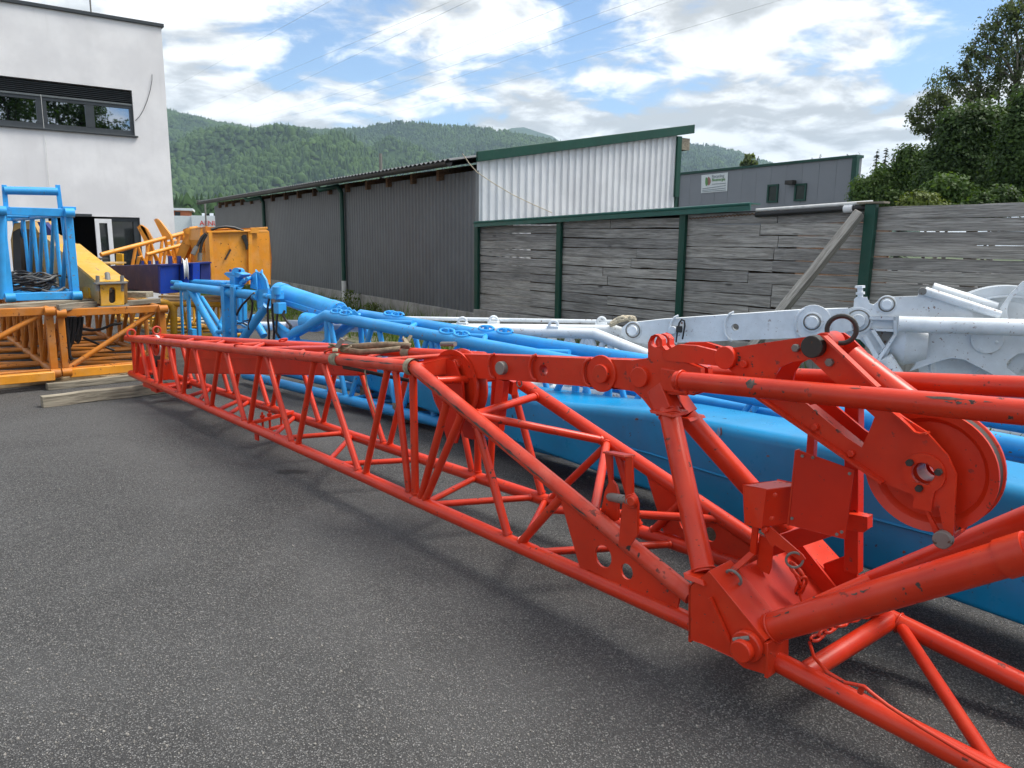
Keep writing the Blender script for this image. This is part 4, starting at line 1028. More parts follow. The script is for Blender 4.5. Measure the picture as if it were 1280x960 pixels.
hub_h = vcirc((1154.5, 591.5), VL0, .036, 24)
lev = vplate('lever_plate', levo, VL0, .012, [arch, vee, hub_h], mat=RED, bevel=0)
dxy = lambda p: RF.loc(RF.V(p[0], p[1], VL0))
far_pts = [Rw(dxy(p)[0], VL1, dxy(p)[2]) for p in levo]; far_h = [[Rw(dxy(p)[0], VL1, dxy(p)[2]) for p in h] for h in (arch, vee)]
c_ = RF.loc(RF.V(1154.5, 591.5, VL0)); far_h.append([Rw(c_[0]+.036*math.cos(i*.2618), VL1, c_[2]+.036*math.sin(i*.2618)) for i in range(24)])
MB().plate(far_pts, RF.v*.012, far_h).obj('lever_plate', RED_DARK, red, smooth=28)
beam('lever_lip', RF.V(1031, 420.5, VL0-.02), RF.V(1098, 484, VL0-.02), .035, .008, RED_FADED, red, up=(-RF.u[0], -RF.u[1], 1))
beam('lever_lip', RF.V(930, 484, VL0-.018), RF.V(1104, 603, VL0-.018), .035, .010, RED, red, up=(RF.u[0], RF.u[1], 1))
beam('lever_lip', RF.V(1014, 507, VL0+.03), RF.V(1078, 559, VL0+.03), .06, .008, RED, red, up=(-RF.u[0], -RF.u[1], 1))
beam('lever_web', RF.V(985, 506, VL0+.07), RF.V(1085, 580, VL0+.07), .14, .008, RED_DARK, red, up=(-RF.u[0], -RF.u[1], 1))
strut('lever_spacer', RF.V(1063, 446, VC+.02), RF.V(1140, 505, VC+.02), .048, RED, red, 20)
vdisc('lever_pin', (908, 447), VL0-.014, .046, .034, parent=lev); vdisc('lever_pin', (1017.5, 433), VL0-.02, .041, .045, DARKSTEEL, lev)
for x, y in ((930, 455), (1026, 0)): 
    if y: vdisc('bolt', (x, y), VL0-.012, .017, .022, parent=lev, seg=8)
vdisc('bolt', (995, 435), VL0-.012, .016, .022, STEEL, lev, 6); vdisc('bolt', (1037, 453), VL0-.012, .016, .022, STEEL, lev, 6)
for x, y in ((1019, 534), (1064, 567)): vdisc('bolt', (x, y), VL0-.012, .014, .02, RED, lev, 6)
SC = RF.V(1160, 592, VC+.005)
SC = Rw(c_[0]+.0, VC+.008, c_[2])
sh = sheave('rope_sheave', SC, RF.v, .213, .085, RED, red, .035, .07, .036)
MB().lathe(SC, RF.v, [(.206, -.026), (.206, .026)], 56).obj('groove_lining', DARKSTEEL, sh)
cov = vcirc((1154.5, 591.5), VL0-.012, .068, 20, math.radians(-50), math.radians(230))
u0_, z0_ = RF.loc(RF.V(1154.5, 591.5, VL0-.012))[0], RF.loc(RF.V(1154.5, 591.5, VL0-.012))[2]
cov = [Rw(u0_+.068*math.cos(math.radians(-52+284*i/22)), VL0-.012, z0_+.068*math.sin(math.radians(-52+284*i/22))) for i in range(23)]+[Rw(u0_-.035, VL0-.012, z0_-.125), Rw(u0_+.022, VL0-.012, z0_-.125)][::-1]
cov = cov[:23]+[Rw(u0_-.038, VL0-.012, z0_-.085), Rw(u0_-.038, VL0-.012, z0_-.125), Rw(u0_+.02, VL0-.012, z0_-.125), Rw(u0_+.02, VL0-.012, z0_-.085)]
hubh = [Rw(u0_+.038*math.cos(i*.2618), VL0-.012, z0_+.038*math.sin(i*.2618)) for i in range(24)]
hubp = MB().plate(cov, RF.v*.010, [hubh]).obj('hub_plate', RED, lev, smooth=28, bevel=.002)
for a_ in (35, 160, 275):
    c = Rw(u0_+.052*math.cos(math.radians(a_)), VL0-.024, z0_+.052*math.sin(math.radians(a_)))
    MB().tube(c-Vector(RF.v)*.010, c+Vector(RF.v)*.010, .012, 6).obj('bolt', DARKSTEEL, lev, smooth=0)
vdisc('lever_pin', (1179, 674), VL0-.012, .030, .034, STEEL, lev); 
MB().tube(RF.V(1181, 674, VL0), RF.V(1181, 674, VL0)+Vector(RF.v)*.16, .016, 12).obj('rope_guard_rod', RED, lev)
gp_ = [RF.V(x, y, VL0-.01) for x, y in [(1117, 515), (1126, 522), (1136, 531), (1145, 540), (1152, 542), (1160, 541)]]
for p0, p1 in zip(gp_, gp_[1:]): MB().bar(p0, p1, .04, .007, RF.u).obj('rope_guide', RED, lev, smooth=0)
MB().ring(RF.V(1052, 412, VC), Vector(RF.v)*.8+Vector(RF.u)*.3, .050, .009, 26, 8).obj('pull_ring', DARKSTEEL, lev)
vdisc('ring_boss', (1036, 428), VC, .04, .10, parent=lev)
# top tubes running on to the head section
chord('top_tube', RF.V(846, 475.5, .12), RF.V(1280, 515.5, .07), Rw(-1.9, .04, 1.30), r=.0385)
chord('top_tube', RF.V(880, 467, .50), RF.V(1280, 484, .55), Rw(-1.9, .57, 1.30), r=.0385)
cross = [(-1.5, 1.27)]
strut('cross_tube', Rw(-1.75, .04, 1.288), Rw(-1.75, .57, 1.288), .03, RED, red)
# struts and bottom chords beyond the hinge
sa, sb = RF.V(960, 786, .02), RF.V(1280, 691, .02); d_ = (sb-sa).normalized()
chord('strut', sa, sb+d_*.55, r=.054); 
MB().tube(sb-d_*.06, sb+d_*.02, .060, 20).obj('strut_collar', RED, red, smooth=50)
fa, fb_ = RF.V(1060, 742, .63), RF.V(1280, 652, .63); d2_ = (fb_-fa).normalized()
chord('strut', fa, fb_+d2_*.6, r=.050)
MB().tube(RF.V(985, 768, .1), RF.V(1086, 724, .3), .022, 12).obj('cross_tube', RED, red)
la, lb = RF.V(962, 822, .02), RF.V(1244, 967, .02); dl_ = (lb-la).normalized()
chord('bottom_chord', la, lb+dl_*.6, r=.0385)
ga_, gb_ = RF.V(1108, 771, .63), RF.V(1280, 855, .63); dg_ = (gb_-ga_).normalized()
chord('bottom_chord', ga_-dg_*.35, gb_+dg_*.7, r=.0385)
strut('cross_tube', onx(la, lb, 1003), ga_+dg_*.02, .037, RED, red, 18)
strut('brace', RF.V(1128, 786, .60), RF.V(1243, 962, .05), .0235, RED, red, 14)
# ---- control box, cover plate and hanging latch on the head
VB = .24
box_pts = [RF.V(951, 603, VB), RF.V(979, 609, VB-.02), RF.V(973, 656, VB-.02), RF.V(953, 651, VB)]
MB().plate(box_pts, Vector(RF.v)*.16-Vector(RF.u)*.06).obj('control_box', RED, red, smooth=0, bevel=.004)
cvp = [(997, 563), (1068, 588), (1056, 673), (987, 656)]
cover = MB().plate([RF.V(997, 563, .20), RF.V(1068, 588, .25), RF.V(1056, 673, .25), RF.V(987, 656, .20)], RF.v*.008).obj('cover_plate', RED_DARK, red, smooth=0, bevel=.002)
beam('cover_lip', RF.V(997, 562, .215), RF.V(987, 656, .215), .03, .006, RED, red, up=RF.u)
for x, y in ((969, 619), (965, 648)): vdisc('screw', (x, y), VB-.105, .009, .012, RED, red, 8)
beam('latch_bar', RF.V(950, 606, .20), RF.V(941, 693, .20), .012, .026, RED, red, up=RF.u, bevel=.002)
vplate('latch_blade', [(950, 668), (967, 676), (964, 709), (961, 717), (946, 711)], .22, .006, mat=RED)
la1 = vplate('latch_lever', [(951, 660), (958, 656), (966, 661), (1003, 693), (1007, 699), (1000, 700), (969, 681), (966, 684)], .18, .007, mat=RED)
vdisc('bolt', (956, 662), .168, .014, .02, RED, red, 6)
MB().ring(RF.V(993, 700, .17), Vector(RF.v)*.7+Vector(RF.u)*.5, .030, .005, 22, 6).obj('latch_ring', STEEL, la1)
MB().ring(RF.V(917, 722, .02), Vector(RF.v)*.9+Vector((0, 0, .3)), .032, .006, 22, 6).obj('latch_ring', STEEL, red)
beam('latch_bar', RF.V(913, 716, .03), RF.V(940, 692, .12), .03, .006, RED, red, up=(0, 0, 1))
beam('support_bar', RF.V(945, 690, .30), RF.V(1056, 652, .48), .012, .075, RED_DARK, red, up=(0, 0, 1))
pt_, pb_ = RF.V(1068, 500, .50), RF.V(1067, 714, .50)
beam('upright', pt_, pb_, .055, .055, RED_DARK, red, up=RF.u, bevel=.003)
beam('upright', RF.V(1018, 515, .42), RF.V(1014, 572, .42), .03, .03, RED_DARK, red, up=RF.u)
vplate('upright_lug', [(1062, 640), (1087, 645), (1087, 660), (1083, 663), (1062, 660)], .46, .05)
vplate('upright_foot', [(1030, 705), (1072, 690), (1072, 722), (1058, 740), (1035, 722)], .56, .012, mat=RED_DARK)
def chain(a_pts, n, name, mat, parent, r=.006, l=.028):
    pts = [Vector(p) for p in a_pts]; segs = [(pts[i+1]-pts[i]).length for i in range(len(pts)-1)]; tot = sum(segs)
    for k in range(n):
        d = tot*(k+.5)/n; i = 0
        while i < len(segs)-1 and d > segs[i]: d -= segs[i]; i += 1
        dr_ = (pts[i+1]-pts[i]).normalized(); c = pts[i]+dr_*d; x, y = perp(dr_); w_ = x if k % 2 else y
        lp_ = []
        for j in range(12):
            an = 2*math.pi*j/12; lp_.append(c+dr_*(l*math.cos(an)*1.0)+w_*(.55*l*math.sin(an)))
        MB().poly(lp_+[lp_[0]], r, 6, caps=False).obj(name, mat, parent, smooth=70)
ch = thing('safety_chain', 'thin red chain hanging down inside the hinge of the red boom', 'chain', RF.V(992, 710, .25))
chain([RF.V(x, y, .25) for x, y in [(992, 709), (999, 718), (1003, 728), (999, 738)]], 7, 'chain_link', RED, ch)
cab = [RF.V(x, y, v) for x, y, v in [(1004, 757, .25), (1000, 745, .25), (1001, 736, .25)]]
MB().poly(cab, .006, 6).obj('chain_tail', RED, ch)
ch2 = thing('lashing_chain', 'red chain and thin cable lying along the lower tubes of the red boom head', 'chain', RF.V(1060, 780, .3))
chain([RF.V(x, y, v) for x, y, v in [(1102, 764, .62), (1070, 772, .42), (1040, 784, .24), (1016, 800, .10)]], 12, 'chain_link', RED, ch2, .006, .026)
cable = [RF.V(x, y, max(-.03, .10-.06*i)) for i, (x, y) in enumerate([(1012, 803), (1018, 822), (1034, 840), (1056, 853), (1080, 858), (1092, 868), (1110, 882), (1150, 908), (1200, 938), (1240, 960), (1275, 978)])]
cable = [(cable[i]*(1-t)+cable[i+1]*t) for i in range(len(cable)-1) for t in (0, .33, .66)]+[cable[-1]]
MB().poly(cable, .0065, 8).obj('chain_cable', RED, ch2, smooth=70)
MB().tube(RF.V(1075, 866, -.02), RF.V(1078, 858, -.02), .010, 8).obj('cable_clip', RED, ch2)
# inner sheave in the lattice, with its cheek plates and hangers
s2 = Rw(1.84, .30, .865)
sheave('inner_sheave', s2, RF.v, .213, .085, RED, red, .035, .07, .036)
for v in (.235, .365):
    MB().plate([Rw(1.99, v, .93), Rw(1.93, v, 1.02), Rw(1.80, v, 1.02), Rw(1.72, v, .90), Rw(1.70, v, .72), Rw(1.78, v, .54), Rw(1.86, v, .54), Rw(1.96, v, .76)], RF.v*.012).obj('cheek_plate', RED_DARK, red, smooth=0, bevel=.002)
for x in (556, 566):
    pass
strut('shackle_pin', RF.V(552, 430, .28), RF.V(569, 430, .28), .014, STEEL, red, 10)
beam('hanger', RF.V(629, 474, .30), RF.V(622, 538, .30), .05, .06, RED_DARK, red, up=RF.u, bevel=.004)
beam('hanger', RF.V(642, 476, .36), RF.V(640, 492, .36), .04, .04, RED, red, up=RF.u)
MB().ring(RF.V(649, 479, .33), RF.v, .02, .004, 14, 6).obj('latch_ring', STEEL, red)
# webbing straps lashed around the top chords
st = thing('ratchet_strap', 'dirty beige ratchet strap lashed over the top chords of the red boom', 'strap', RF.V(470, 440, .2))
def ribbon(px, wd, name, parent, mat=WEB):
    pts = [RF.V(x, y, v) for x, y, v in px]; mb = MB(); vs = []
    for i, p in enumerate(pts):
        d = (pts[min(i+1, len(pts)-1)]-pts[max(i-1, 0)]).normalized(); x, y = perp(d)
        s_ = x if abs(d.z) > .75 else (y*.85+x*.4)
        vs += [p-s_*wd/2, p+s_*wd/2]
    mb.add(vs, [(2*i, 2*i+2, 2*i+3, 2*i+1) for i in range(len(pts)-1)])
    o = mb.obj(name, mat, parent, smooth=60); m_ = o.modifiers.new('t', 'SOLIDIFY'); m_.thickness = .004; return o
ribbon([(424, 436, .10), (440, 434, .16), (462, 432, .24), (485, 431, .34), (505, 432, .45), (513, 433, .50)], .05, 'strap_band', st)
ribbon([(426, 437, .10), (450, 440.5, .18), (476, 439, .28), (500, 436, .42)], .045, 'strap_band', st)
def wrap(chord_, x, name, parent, rr=CR+.004, wd=.045, mat=WEB):
    c = onx(*chord_, x); d = (chord_[1]-chord_[0]).normalized()
    MB().tube(c-d*wd/2, c+d*wd/2, rr, 18, caps=False).obj(name, mat, parent, smooth=60)
for x in (419, 423): wrap(NTp, x, 'strap_wrap', st)
for x in (508, 513): wrap(FTp, x, 'strap_wrap', st)
wrap(NTp, 515, 'strap_wrap', st, CR+.012, .05)
kr = random.Random(5); kc = onx(*NTp, 421)+Vector((0, 0, .055))
for i in range(6):
    a = kc+Vector((kr.uniform(-.04, .04), kr.uniform(-.04, .04), kr.uniform(-.02, .05))); b = a+Vector((kr.uniform(-.06, .06), kr.uniform(-.05, .05), kr.uniform(-.03, .06)))
    beam('strap_knot', a, b, .035, .012, WEB, st, bevel=.003)
beam('ratchet', kc+Vector((.0, 0, .02)), kc+Vector((.04, .01, .08)), .04, .03, STEEL, st, bevel=.004)
kc = onx(*FTp, 511)+Vector((0, 0, .05))
for i in range(4):
    a = kc+Vector((kr.uniform(-.03, .03), kr.uniform(-.03, .03), kr.uniform(-.02, .03))); b = a+Vector((kr.uniform(-.03, .03), kr.uniform(-.03, .03), kr.uniform(.03, .10)))
    beam('strap_knot', a, b, .035, .010, WEB, st, bevel=.003)
ribbon([(456, 463, .02), (458, 480, .03), (463, 498, .05), (470, 520, .06)], .028, 'strap_tail', st)
ribbon([(428, 459, .06), (455, 464, .10), (482, 470, .2), (512, 476, .40)], .028, 'strap_band', st, DARKSTEEL)

# bare scrapes where the paint is rubbed off
def scrape(A, x0, x1, R_, ang, wd, seed, name='scrape_mark', broken=0.0):
    """Thin strip on the surface of a tube along A between the photograph's columns x0 and x1."""
    r = random.Random(seed); a, b = onx(*A, x0), onx(*A, x1); d = (b-a).normalized(); sd = d.cross(Vector((0, 0, 1))).normalized()
    if sd.dot(Vector(RF.v)) > 0: sd = -sd
    up_ = sd.cross(d); up_ = up_ if up_.z > 0 else -up_; n = max(8, int((b-a).length/.03)); vs = []; fs = []; w0 = [0.0]*(n+1)
    for i in range(n+1):
        t = i/n; w_ = wd*(.55+.45*math.sin(i*.9+seed)+r.uniform(-.3, .3))*min(1, 6*t, 6*(1-t)); w_ = max(.0004, w_); w0[i] = w_
        c = math.radians(ang)+r.uniform(-.06, .06)
        for k in range(4):
            an = c+(k-1.5)/1.5*w_/R_/2; vs.append(a+d*(b-a).length*t+(sd*math.cos(an)+up_*math.sin(an))*(R_+.0006))
    for i in range(n):
        if r.random() < broken: continue
        for k in range(3): fs.append((i*4+k, i*4+k+1, i*4+k+5, i*4+k+4))
    MB().add(vs, fs).obj(name, SCRAPE, red, smooth=60)
scrape(ND, 522, 700, CR, 2, .016, 1); scrape(ND, 700, 742, CR, -4, .010, 2, broken=.2)
scrape(NTp, 425, 516, CR, 22, .008, 3); scrape(NTp, 330, 420, CR, 30, .004, 4, broken=.3)
TN = (RF.V(846, 475.5, .12), RF.V(1280, 515.5, .07))
scrape(TN, 938, 953, .0385, 30, .045, 5); scrape(TN, 1160, 1245, .0385, 42, .014, 6, broken=.25); scrape(TN, 1065, 1105, .0385, 60, .006, 7, broken=.3); scrape(TN, 1185, 1215, .0385, 25, .010, 8, broken=.2)
scrape((sa, sb), 968, 1010, .054, 48, .008, 9, broken=.5); scrape((sa, sb), 1070, 1100, .054, 40, .008, 10, broken=.5); scrape((la, lb), 1035, 1065, .0385, 30, .006, 11, broken=.5)

# weld fillets where the big tubes meet plates and collars
for c, ax, R_ in ((sa+d_*.03, d_, .055), (la+dl_*.012, dl_, .040), (fa+d2_*.03, d2_, .051), (L0_-foot*.012, foot, .047), (L1-foot*.012, foot, .047), (RF.V(852, 475.7, .118), RF.V(1280, 515.5, .07)-RF.V(846, 475.5, .12), .040), (ga_+dg_*.05, dg_, .040), (H0+foot*.03, foot, .047)):
    MB().ring(c, ax, R_, .005, 28, 6).obj('weld_fillet', RED, red, smooth=70)
MB().plate([RF.V(x, y, .155) for x, y in [(954.5, 612), (958.5, 611), (959.5, 613), (958, 632), (954.5, 632)]], RF.v*.002).obj('slot', DARKSTEEL, red, smooth=0)
for x, y in ((1003, 570), (1016, 572), (990, 648), (1052, 665), (1046, 668), (1062, 592)): vdisc('screw', (x, y), .195, .006, .006, STEEL, red, 6, 0)
# ================================================================== LIGHT BLUE LATTICE BOOM
b0 = atz(440, 501, .1); BF = Frame(b0, -47.95)
blue = thing('blue_crane_boom', 'light blue lattice crane boom with a hydraulic cylinder and sheave at its end', 'crane boom', BF.W(0, .2, 0))
BW_ = .42
bl = lambda x, y, v=0: BF.loc(BF.V(x, y, v))
def bline(pxs, v): 
    return [BF.V(x, y, v) for x, y in pxs]
nt0, nt1 = BF.V(408, 394.5, 0), BF.V(640, 438.5, 0); nd_ = (nt1-nt0)
bNT = (nt0, nt0+nd_*4.2)
off = Vector(BF.v)*BW_
bFT = (BF.V(452, 393.5, BW_), BF.V(720, 437.5, BW_)); bFT = (bFT[0], bFT[0]+(bFT[1]-bFT[0])*3.6)
n0, n1 = BF.V(300, 467, 0), BF.V(552, 528.5, 0); ln0 = BF.W(bl(300, 467)[0], 0, .1); 
LU0, LU1 = 2.1, -5.6
bNB = (BF.W(LU0, 0, .1), BF.W(LU1, 0, .1)); bFB = (BF.W(LU0, BW_+.02, .1), BF.W(LU1, BW_+.02, .1))
BCR = .052
def btube(name, pts, r=BCR, mat=SKYBLUE, seg=16): return MB().poly(pts, r, seg).obj(name, mat, blue, smooth=50)
btube('bottom_chord', bNB); btube('bottom_chord', bFB)
dn = BF.V(364, 419, 0); btube('top_chord', [dn, bNT[0]+Vector((0, 0, .0)), bNT[1]], .056)
dn2 = BF.V(405, 404, BW_); btube('top_chord', [dn2+Vector((0, 0, -.25)), bFT[0], bFT[1]], .056)
lc = [BF.V(850, 497.5, .62), BF.V(1085, 536.5, .62)]
# bracing of both sides; zigzag, about as close as the photograph shows between the red tubes
ub = BF.loc(bNT[0])[0]; ue = -3.4
k = 0; u = ub
def on_u(line, u): 
    a, b = line; ua, ub_ = BF.loc(a)[0], BF.loc(b)[0]; t = (u-ua)/(ub_-ua); return a+(b-a)*t
while u > ue:
    for T, B in ((bNT, bNB), (bFT, bFB)):
        strut('brace', on_u(T, u-.04), on_u(B, u-.30), .026, SKYBLUE, blue, 10)
        strut('brace', on_u(T, u-.76), on_u(B, u-.36), .026, SKYBLUE, blue, 10)
        if k % 2 == 0: strut('brace', on_u(T, u), on_u(B, u-.02), .03, SKYBLUE, blue, 10)
    strut('brace', on_u(bNB, u-.32), on_u(bFB, u-.32), .024, SKYBLUE, blue, 10)
    strut('brace', on_u(bNB, u-.32), on_u(bFB, u-.95), .022, SKYBLUE, blue, 10)
    u -= .80; k += 1
# level bars and lifting shackles on the top chords
for xa, xb in ((507, 521), (604, 607), (412, 455)): strut('brace', onx(*bNT, xa), onx(*bFT, xb), .026, SKYBLUE, blue, 10)
tubes = [(BF.V(470, 402, .25), BF.V(516, 404, .30)), (BF.V(560, 419, .25), BF.V(606, 421, .3)), (BF.V(655, 439, .25), BF.V(712, 441, .3))]
for a, b in tubes: strut('stay_tube', a, b, .026, SKYBLUE, blue, 10)
for x, y, v in ((421, 394, 0), (432, 397, 0), (488, 391.5, BW_), (497, 393.5, BW_), (559, 419.5, 0), (577, 424, 0), (608, 416, BW_), (631, 419, BW_)):
    c = BF.V(x, y, v); ln = bNT if v == 0 else bFT
    for a_ in (-.02, .02):
        pass
    base = onx(*ln, x); nrm = Vector((0, 0, 1)); dd = (ln[1]-ln[0]).normalized(); c = base+nrm*.062
    lk_ = []
    for j in range(16):
        an = 2*math.pi*j/16; lk_.append(c+dd*(.085*math.cos(an))+(Vector(BF.v)*.8+nrm*.5).normalized()*(.034*math.sin(an)))
    MB().poly(lk_+[lk_[0]], .0125, 8, caps=False).obj('shackle', SKYBLUE, blue, smooth=70)
    MB().box(base+nrm*.055, dd*.02, Vector(BF.v)*.012, (0, 0, .03)).obj('shackle_lug', SKYBLUE, blue, smooth=0)
# end frame: top tubes, posts, diagonals
ea, eb = BF.V(222, 357.5, 0), BF.V(322, 369.5, 0); btube('end_tube', [ea, eb], .056)
fa1, fb1 = BF.V(236, 353.5, BW_), BF.V(300, 356, BW_); btube('end_tube', [fa1, fb1], .05)
for y in (352.5, 359.5): MB().tube(BF.V(215, y, 0), BF.V(226, y+.8, 0), .025, 10).obj('end_fork', SKYBLUE, blue)
def bpost(x0, y0, x1, y1, v, w_, d_, name='post', mat=SKYBLUE):
    a, b = BF.V(x0, y0, v), BF.V(x1, y1, v); b = a+(b-a)*1.0
    return beam(name, a, b, d_, w_, mat, blue, up=BF.u, bevel=.006)
bpost(226, 361, 229, 432, -.01, .055, .02); bpost(235, 361, 238, 432, -.01, .06, .03)
bpost(231, 362, 232, 375, -.012, .11, .012, 'post_web')
bpost(247, 358, 249, 420, BW_, .05, .05)
btube('brace', [BF.V(238, 362, 0), BF.V(274, 424, 0)], .047); btube('brace', [BF.V(272, 411, .3), BF.V(281, 393, BW_)], .03)
btube('brace', [BF.V(252, 372, .42), BF.V(282, 418, .3)], .03)
bpost(281, 358, 284, 428, -.03, .075, .08); bpost(291, 358, 293, 430, -.06, .09, .035)
bpost(299, 368, 300, 406, BW_, .05, .05); bpost(305, 368, 306, 406, BW_, .05, .05)
MB().box(BF.V(291, 357, 0), BF.u*.15, BF.v*.06, (0, 0, .012)).obj('head_plate', SKYBLUE, blue, smooth=0, bevel=.004)
MB().tube(BF.V(279, 356, -.03), BF.V(279, 352.5, -.03), .035, 12).obj('bolt_head', SKYBLUE, blue)
btube('brace', [BF.V(334, 381, 0), BF.V(302, 426, 0)], .048); btube('brace', [BF.V(316, 396, .3), BF.V(330, 420, .3)], .045)
strut('brace', BF.V(272, 415, 0), BF.V(308, 413, 0), .026, SKYBLUE, blue)
MB().box(BF.V(241, 416, -.03), BF.u*.05, BF.v*.03, (0, 0, .05)).obj('end_block', SKYBLUE, blue, smooth=0, bevel=.005)
# roller carriage on top
MB().plate([BF.V(285, 342, .1), BF.V(291, 347, .1), BF.V(304, 347, .1), BF.V(309, 343, .1), BF.V(301, 340, .1), BF.V(288, 340, .1)], BF.v*.12).obj('carriage', SKYBLUE, blue, smooth=0, bevel=.006)
MB().tube(BF.V(295, 340, .05), BF.V(301, 340, .25), .05, 16).obj('carriage_roller', SKYBLUE, blue)
for x in (288, 292, 296, 300): MB().tube(BF.V(x, 339.5, .08), BF.V(x, 336.5, .08), .014, 8).obj('carriage_bolt', NAVY, blue)
MB().box(BF.V(296, 351, .08), BF.u*.06, BF.v*.06, (0, 0, .05)).obj('carriage_stem', SKYBLUE, blue, smooth=0, bevel=.005)
for x, y in ((306, 351), (310, 349), (303, 354)): MB().tube(BF.V(x-2, y, .02), BF.V(x+3, y-1.5, .1), .022, 10).obj('fitting', SKYBLUE, blue)
# sheave with cheek plates at the cylinder foot
sc = BF.V(325, 362, .2)
sheave('rope_sheave', sc, (Vector(BF.v)+Vector(BF.u)*-.55).normalized(), .235, .08, SKYBLUE, blue, .03, .07, .03)
for v in (.12, .29):
    MB().plate([BF.V(x, y, v) for x, y in [(315, 344), (320, 340), (328, 342), (333, 350), (336, 361), (331, 364), (314, 360)]], BF.v*.018).obj('cheek_plate', SKYBLUE, blue, smooth=0, bevel=.004)
MB().plate([BF.V(x, y, .02) for x, y in [(323, 362), (336, 362), (337, 385), (330, 392), (324, 383)]], BF.v*.03).obj('cheek_plate', SKYBLUE, blue, smooth=0, bevel=.004)
# cylinder
c0, c1 = BF.V(350, 366.5, .22), BF.V(424, 391.5, .22); cdn = (c1-c0).normalized()
cyl = MB().tube(c0, c1, .115, 32).obj('hydraulic_cylinder', SKYBLUE, blue, smooth=40, bevel=.006)
MB().tube(c0-cdn*.02, c0+cdn*.10, .124, 32).obj('cylinder_collar', SKYBLUE, cyl, smooth=40, bevel=.004); MB().tube(c1-cdn*.13, c1-cdn*.01, .121, 32).obj('cylinder_collar', SKYBLUE, cyl, smooth=40, bevel=.004)
MB().tube(c1, c1+cdn*.16, .07, 24).obj('piston_rod', SKYBLUE, cyl, smooth=40); MB().lathe(c0, -cdn, [(0.0, .06), (.06, .05), (.115, 0.0)], 28).obj('cylinder_cap', SKYBLUE, cyl)
beam('cylinder_rail', BF.V(357, 378, .10), BF.V(402, 392, .10), .02, .05, SKYBLUE, cyl, up=(0, 0, 1), bevel=.004)
for i, (x, y) in enumerate([(421, 384), (428, 383), (434, 386), (440, 389)]):
    beam('rod_eye', BF.V(x, y, .16+.03*i), BF.V(x+6, y+6, .2+.03*i), .05, .06, SKYBLUE, cyl, up=(0, 0, 1), bevel=.006)
MB().lathe(BF.V(389, 403, .05), BF.u, [(0, -.16), (.05, -.155), (.09, -.11), (.10, -.02), (.10, .10), (.06, .14), (0, .15)], 24).obj('accumulator', SKYBLUE, blue)
# hydraulic block and hoses
hb_ = MB().box(BF.V(347, 368, -.02), BF.u*.05, BF.v*.05, (0, 0, .05)).obj('valve_block', SKYBLUE, blue, smooth=0, bevel=.006)
MB().tube(BF.V(346, 368, -.06), BF.V(346, 368, -.06)+Vector((0, 0, .08)), .045, 16).obj('valve_cap', SKYBLUE, hb_); MB().box(BF.V(345, 376, -.03), BF.u*.035, BF.v*.035, (0, 0, .035)).obj('valve_body', STEEL, hb_, smooth=0, bevel=.01)
MB().box(BF.V(350, 385, -.02), BF.u*.05, BF.v*.05, (0, 0, .06)).obj('valve_block', SKYBLUE, blue, smooth=0, bevel=.006)
for x, y in ((331, 370), (336, 371)): MB().tube(BF.V(x, y, -.03), BF.V(x+4, y, -.03), .03, 10).obj('fitting', SKYBLUE, blue)
hr_ = random.Random(3)
for x0, y0, x1, y1 in ((337, 371, 336, 424), (341, 372, 342, 424), (345, 378, 350, 424), (356, 388, 362, 412), (318, 366, 296, 394), (312, 368, 311, 412)):
    a, b = BF.V(x0, y0, -.04), BF.V(x1, y1, -.04); m1 = a*.6+b*.4+Vector((hr_.uniform(-.06, .06), 0, 0)); m2 = a*.3+b*.7+Vector((hr_.uniform(-.06, .06), 0, 0))
    P = [a, m1, m2, b]; P = [P[0], P[0]*.4+P[1]*.6, P[1]*.5+P[2]*.5, P[2]*.6+P[3]*.4, P[3]]
    MB().poly(P, .013, 8).obj('hydraulic_hose', RUBBER, blue, smooth=70)
for k_ in range(5):
    pts = [BF.V(296+i*3.2, 401+k_*1.6+2.2*math.sin(i*.9+k_), .25) for i in range(8)]
    MB().poly(pts, .010, 6).obj('hydraulic_hose', RUBBER if k_ % 2 else SKYBLUE, blue, smooth=70)
beam('foot_plate', BF.V(352, 424, .0), BF.V(405, 431, .0), .16, .03, SKYBLUE, blue, up=(0, 0, 1), bevel=.005)
btube('brace', [BF.V(345, 404, .0), BF.V(372, 424, .0)], .03); MB().plate([BF.V(x, y, -.01) for x, y in [(348, 404), (352, 412), (372, 420), (368, 428), (345, 428)]], BF.v*.03).obj('foot_web', SKYBLUE, blue, smooth=0, bevel=.004)
# second lower tube seen between the box beam and the red head
strut('lower_tube', lc[0]-(lc[1]-lc[0])*.9, lc[1]+(lc[1]-lc[0])*1.4, .047, SKYBLUE, blue, 16)
t2 = [BF.V(1210, 551, .50), BF.V(1285, 562, .50)]; strut('stay_tube', t2[0]-(t2[1]-t2[0])*2, t2[1]+(t2[1]-t2[0])*4, .022, SKYBLUE, blue)
for x, y in ((757, 489), (797, 492), (922, 522), (936, 515)):
    a = BF.V(x, y, .5); strut('brace', a+Vector((-.10, 0, -.20)), a+Vector((.12, .0, .16)), .022, SKYBLUE, blue, 10)

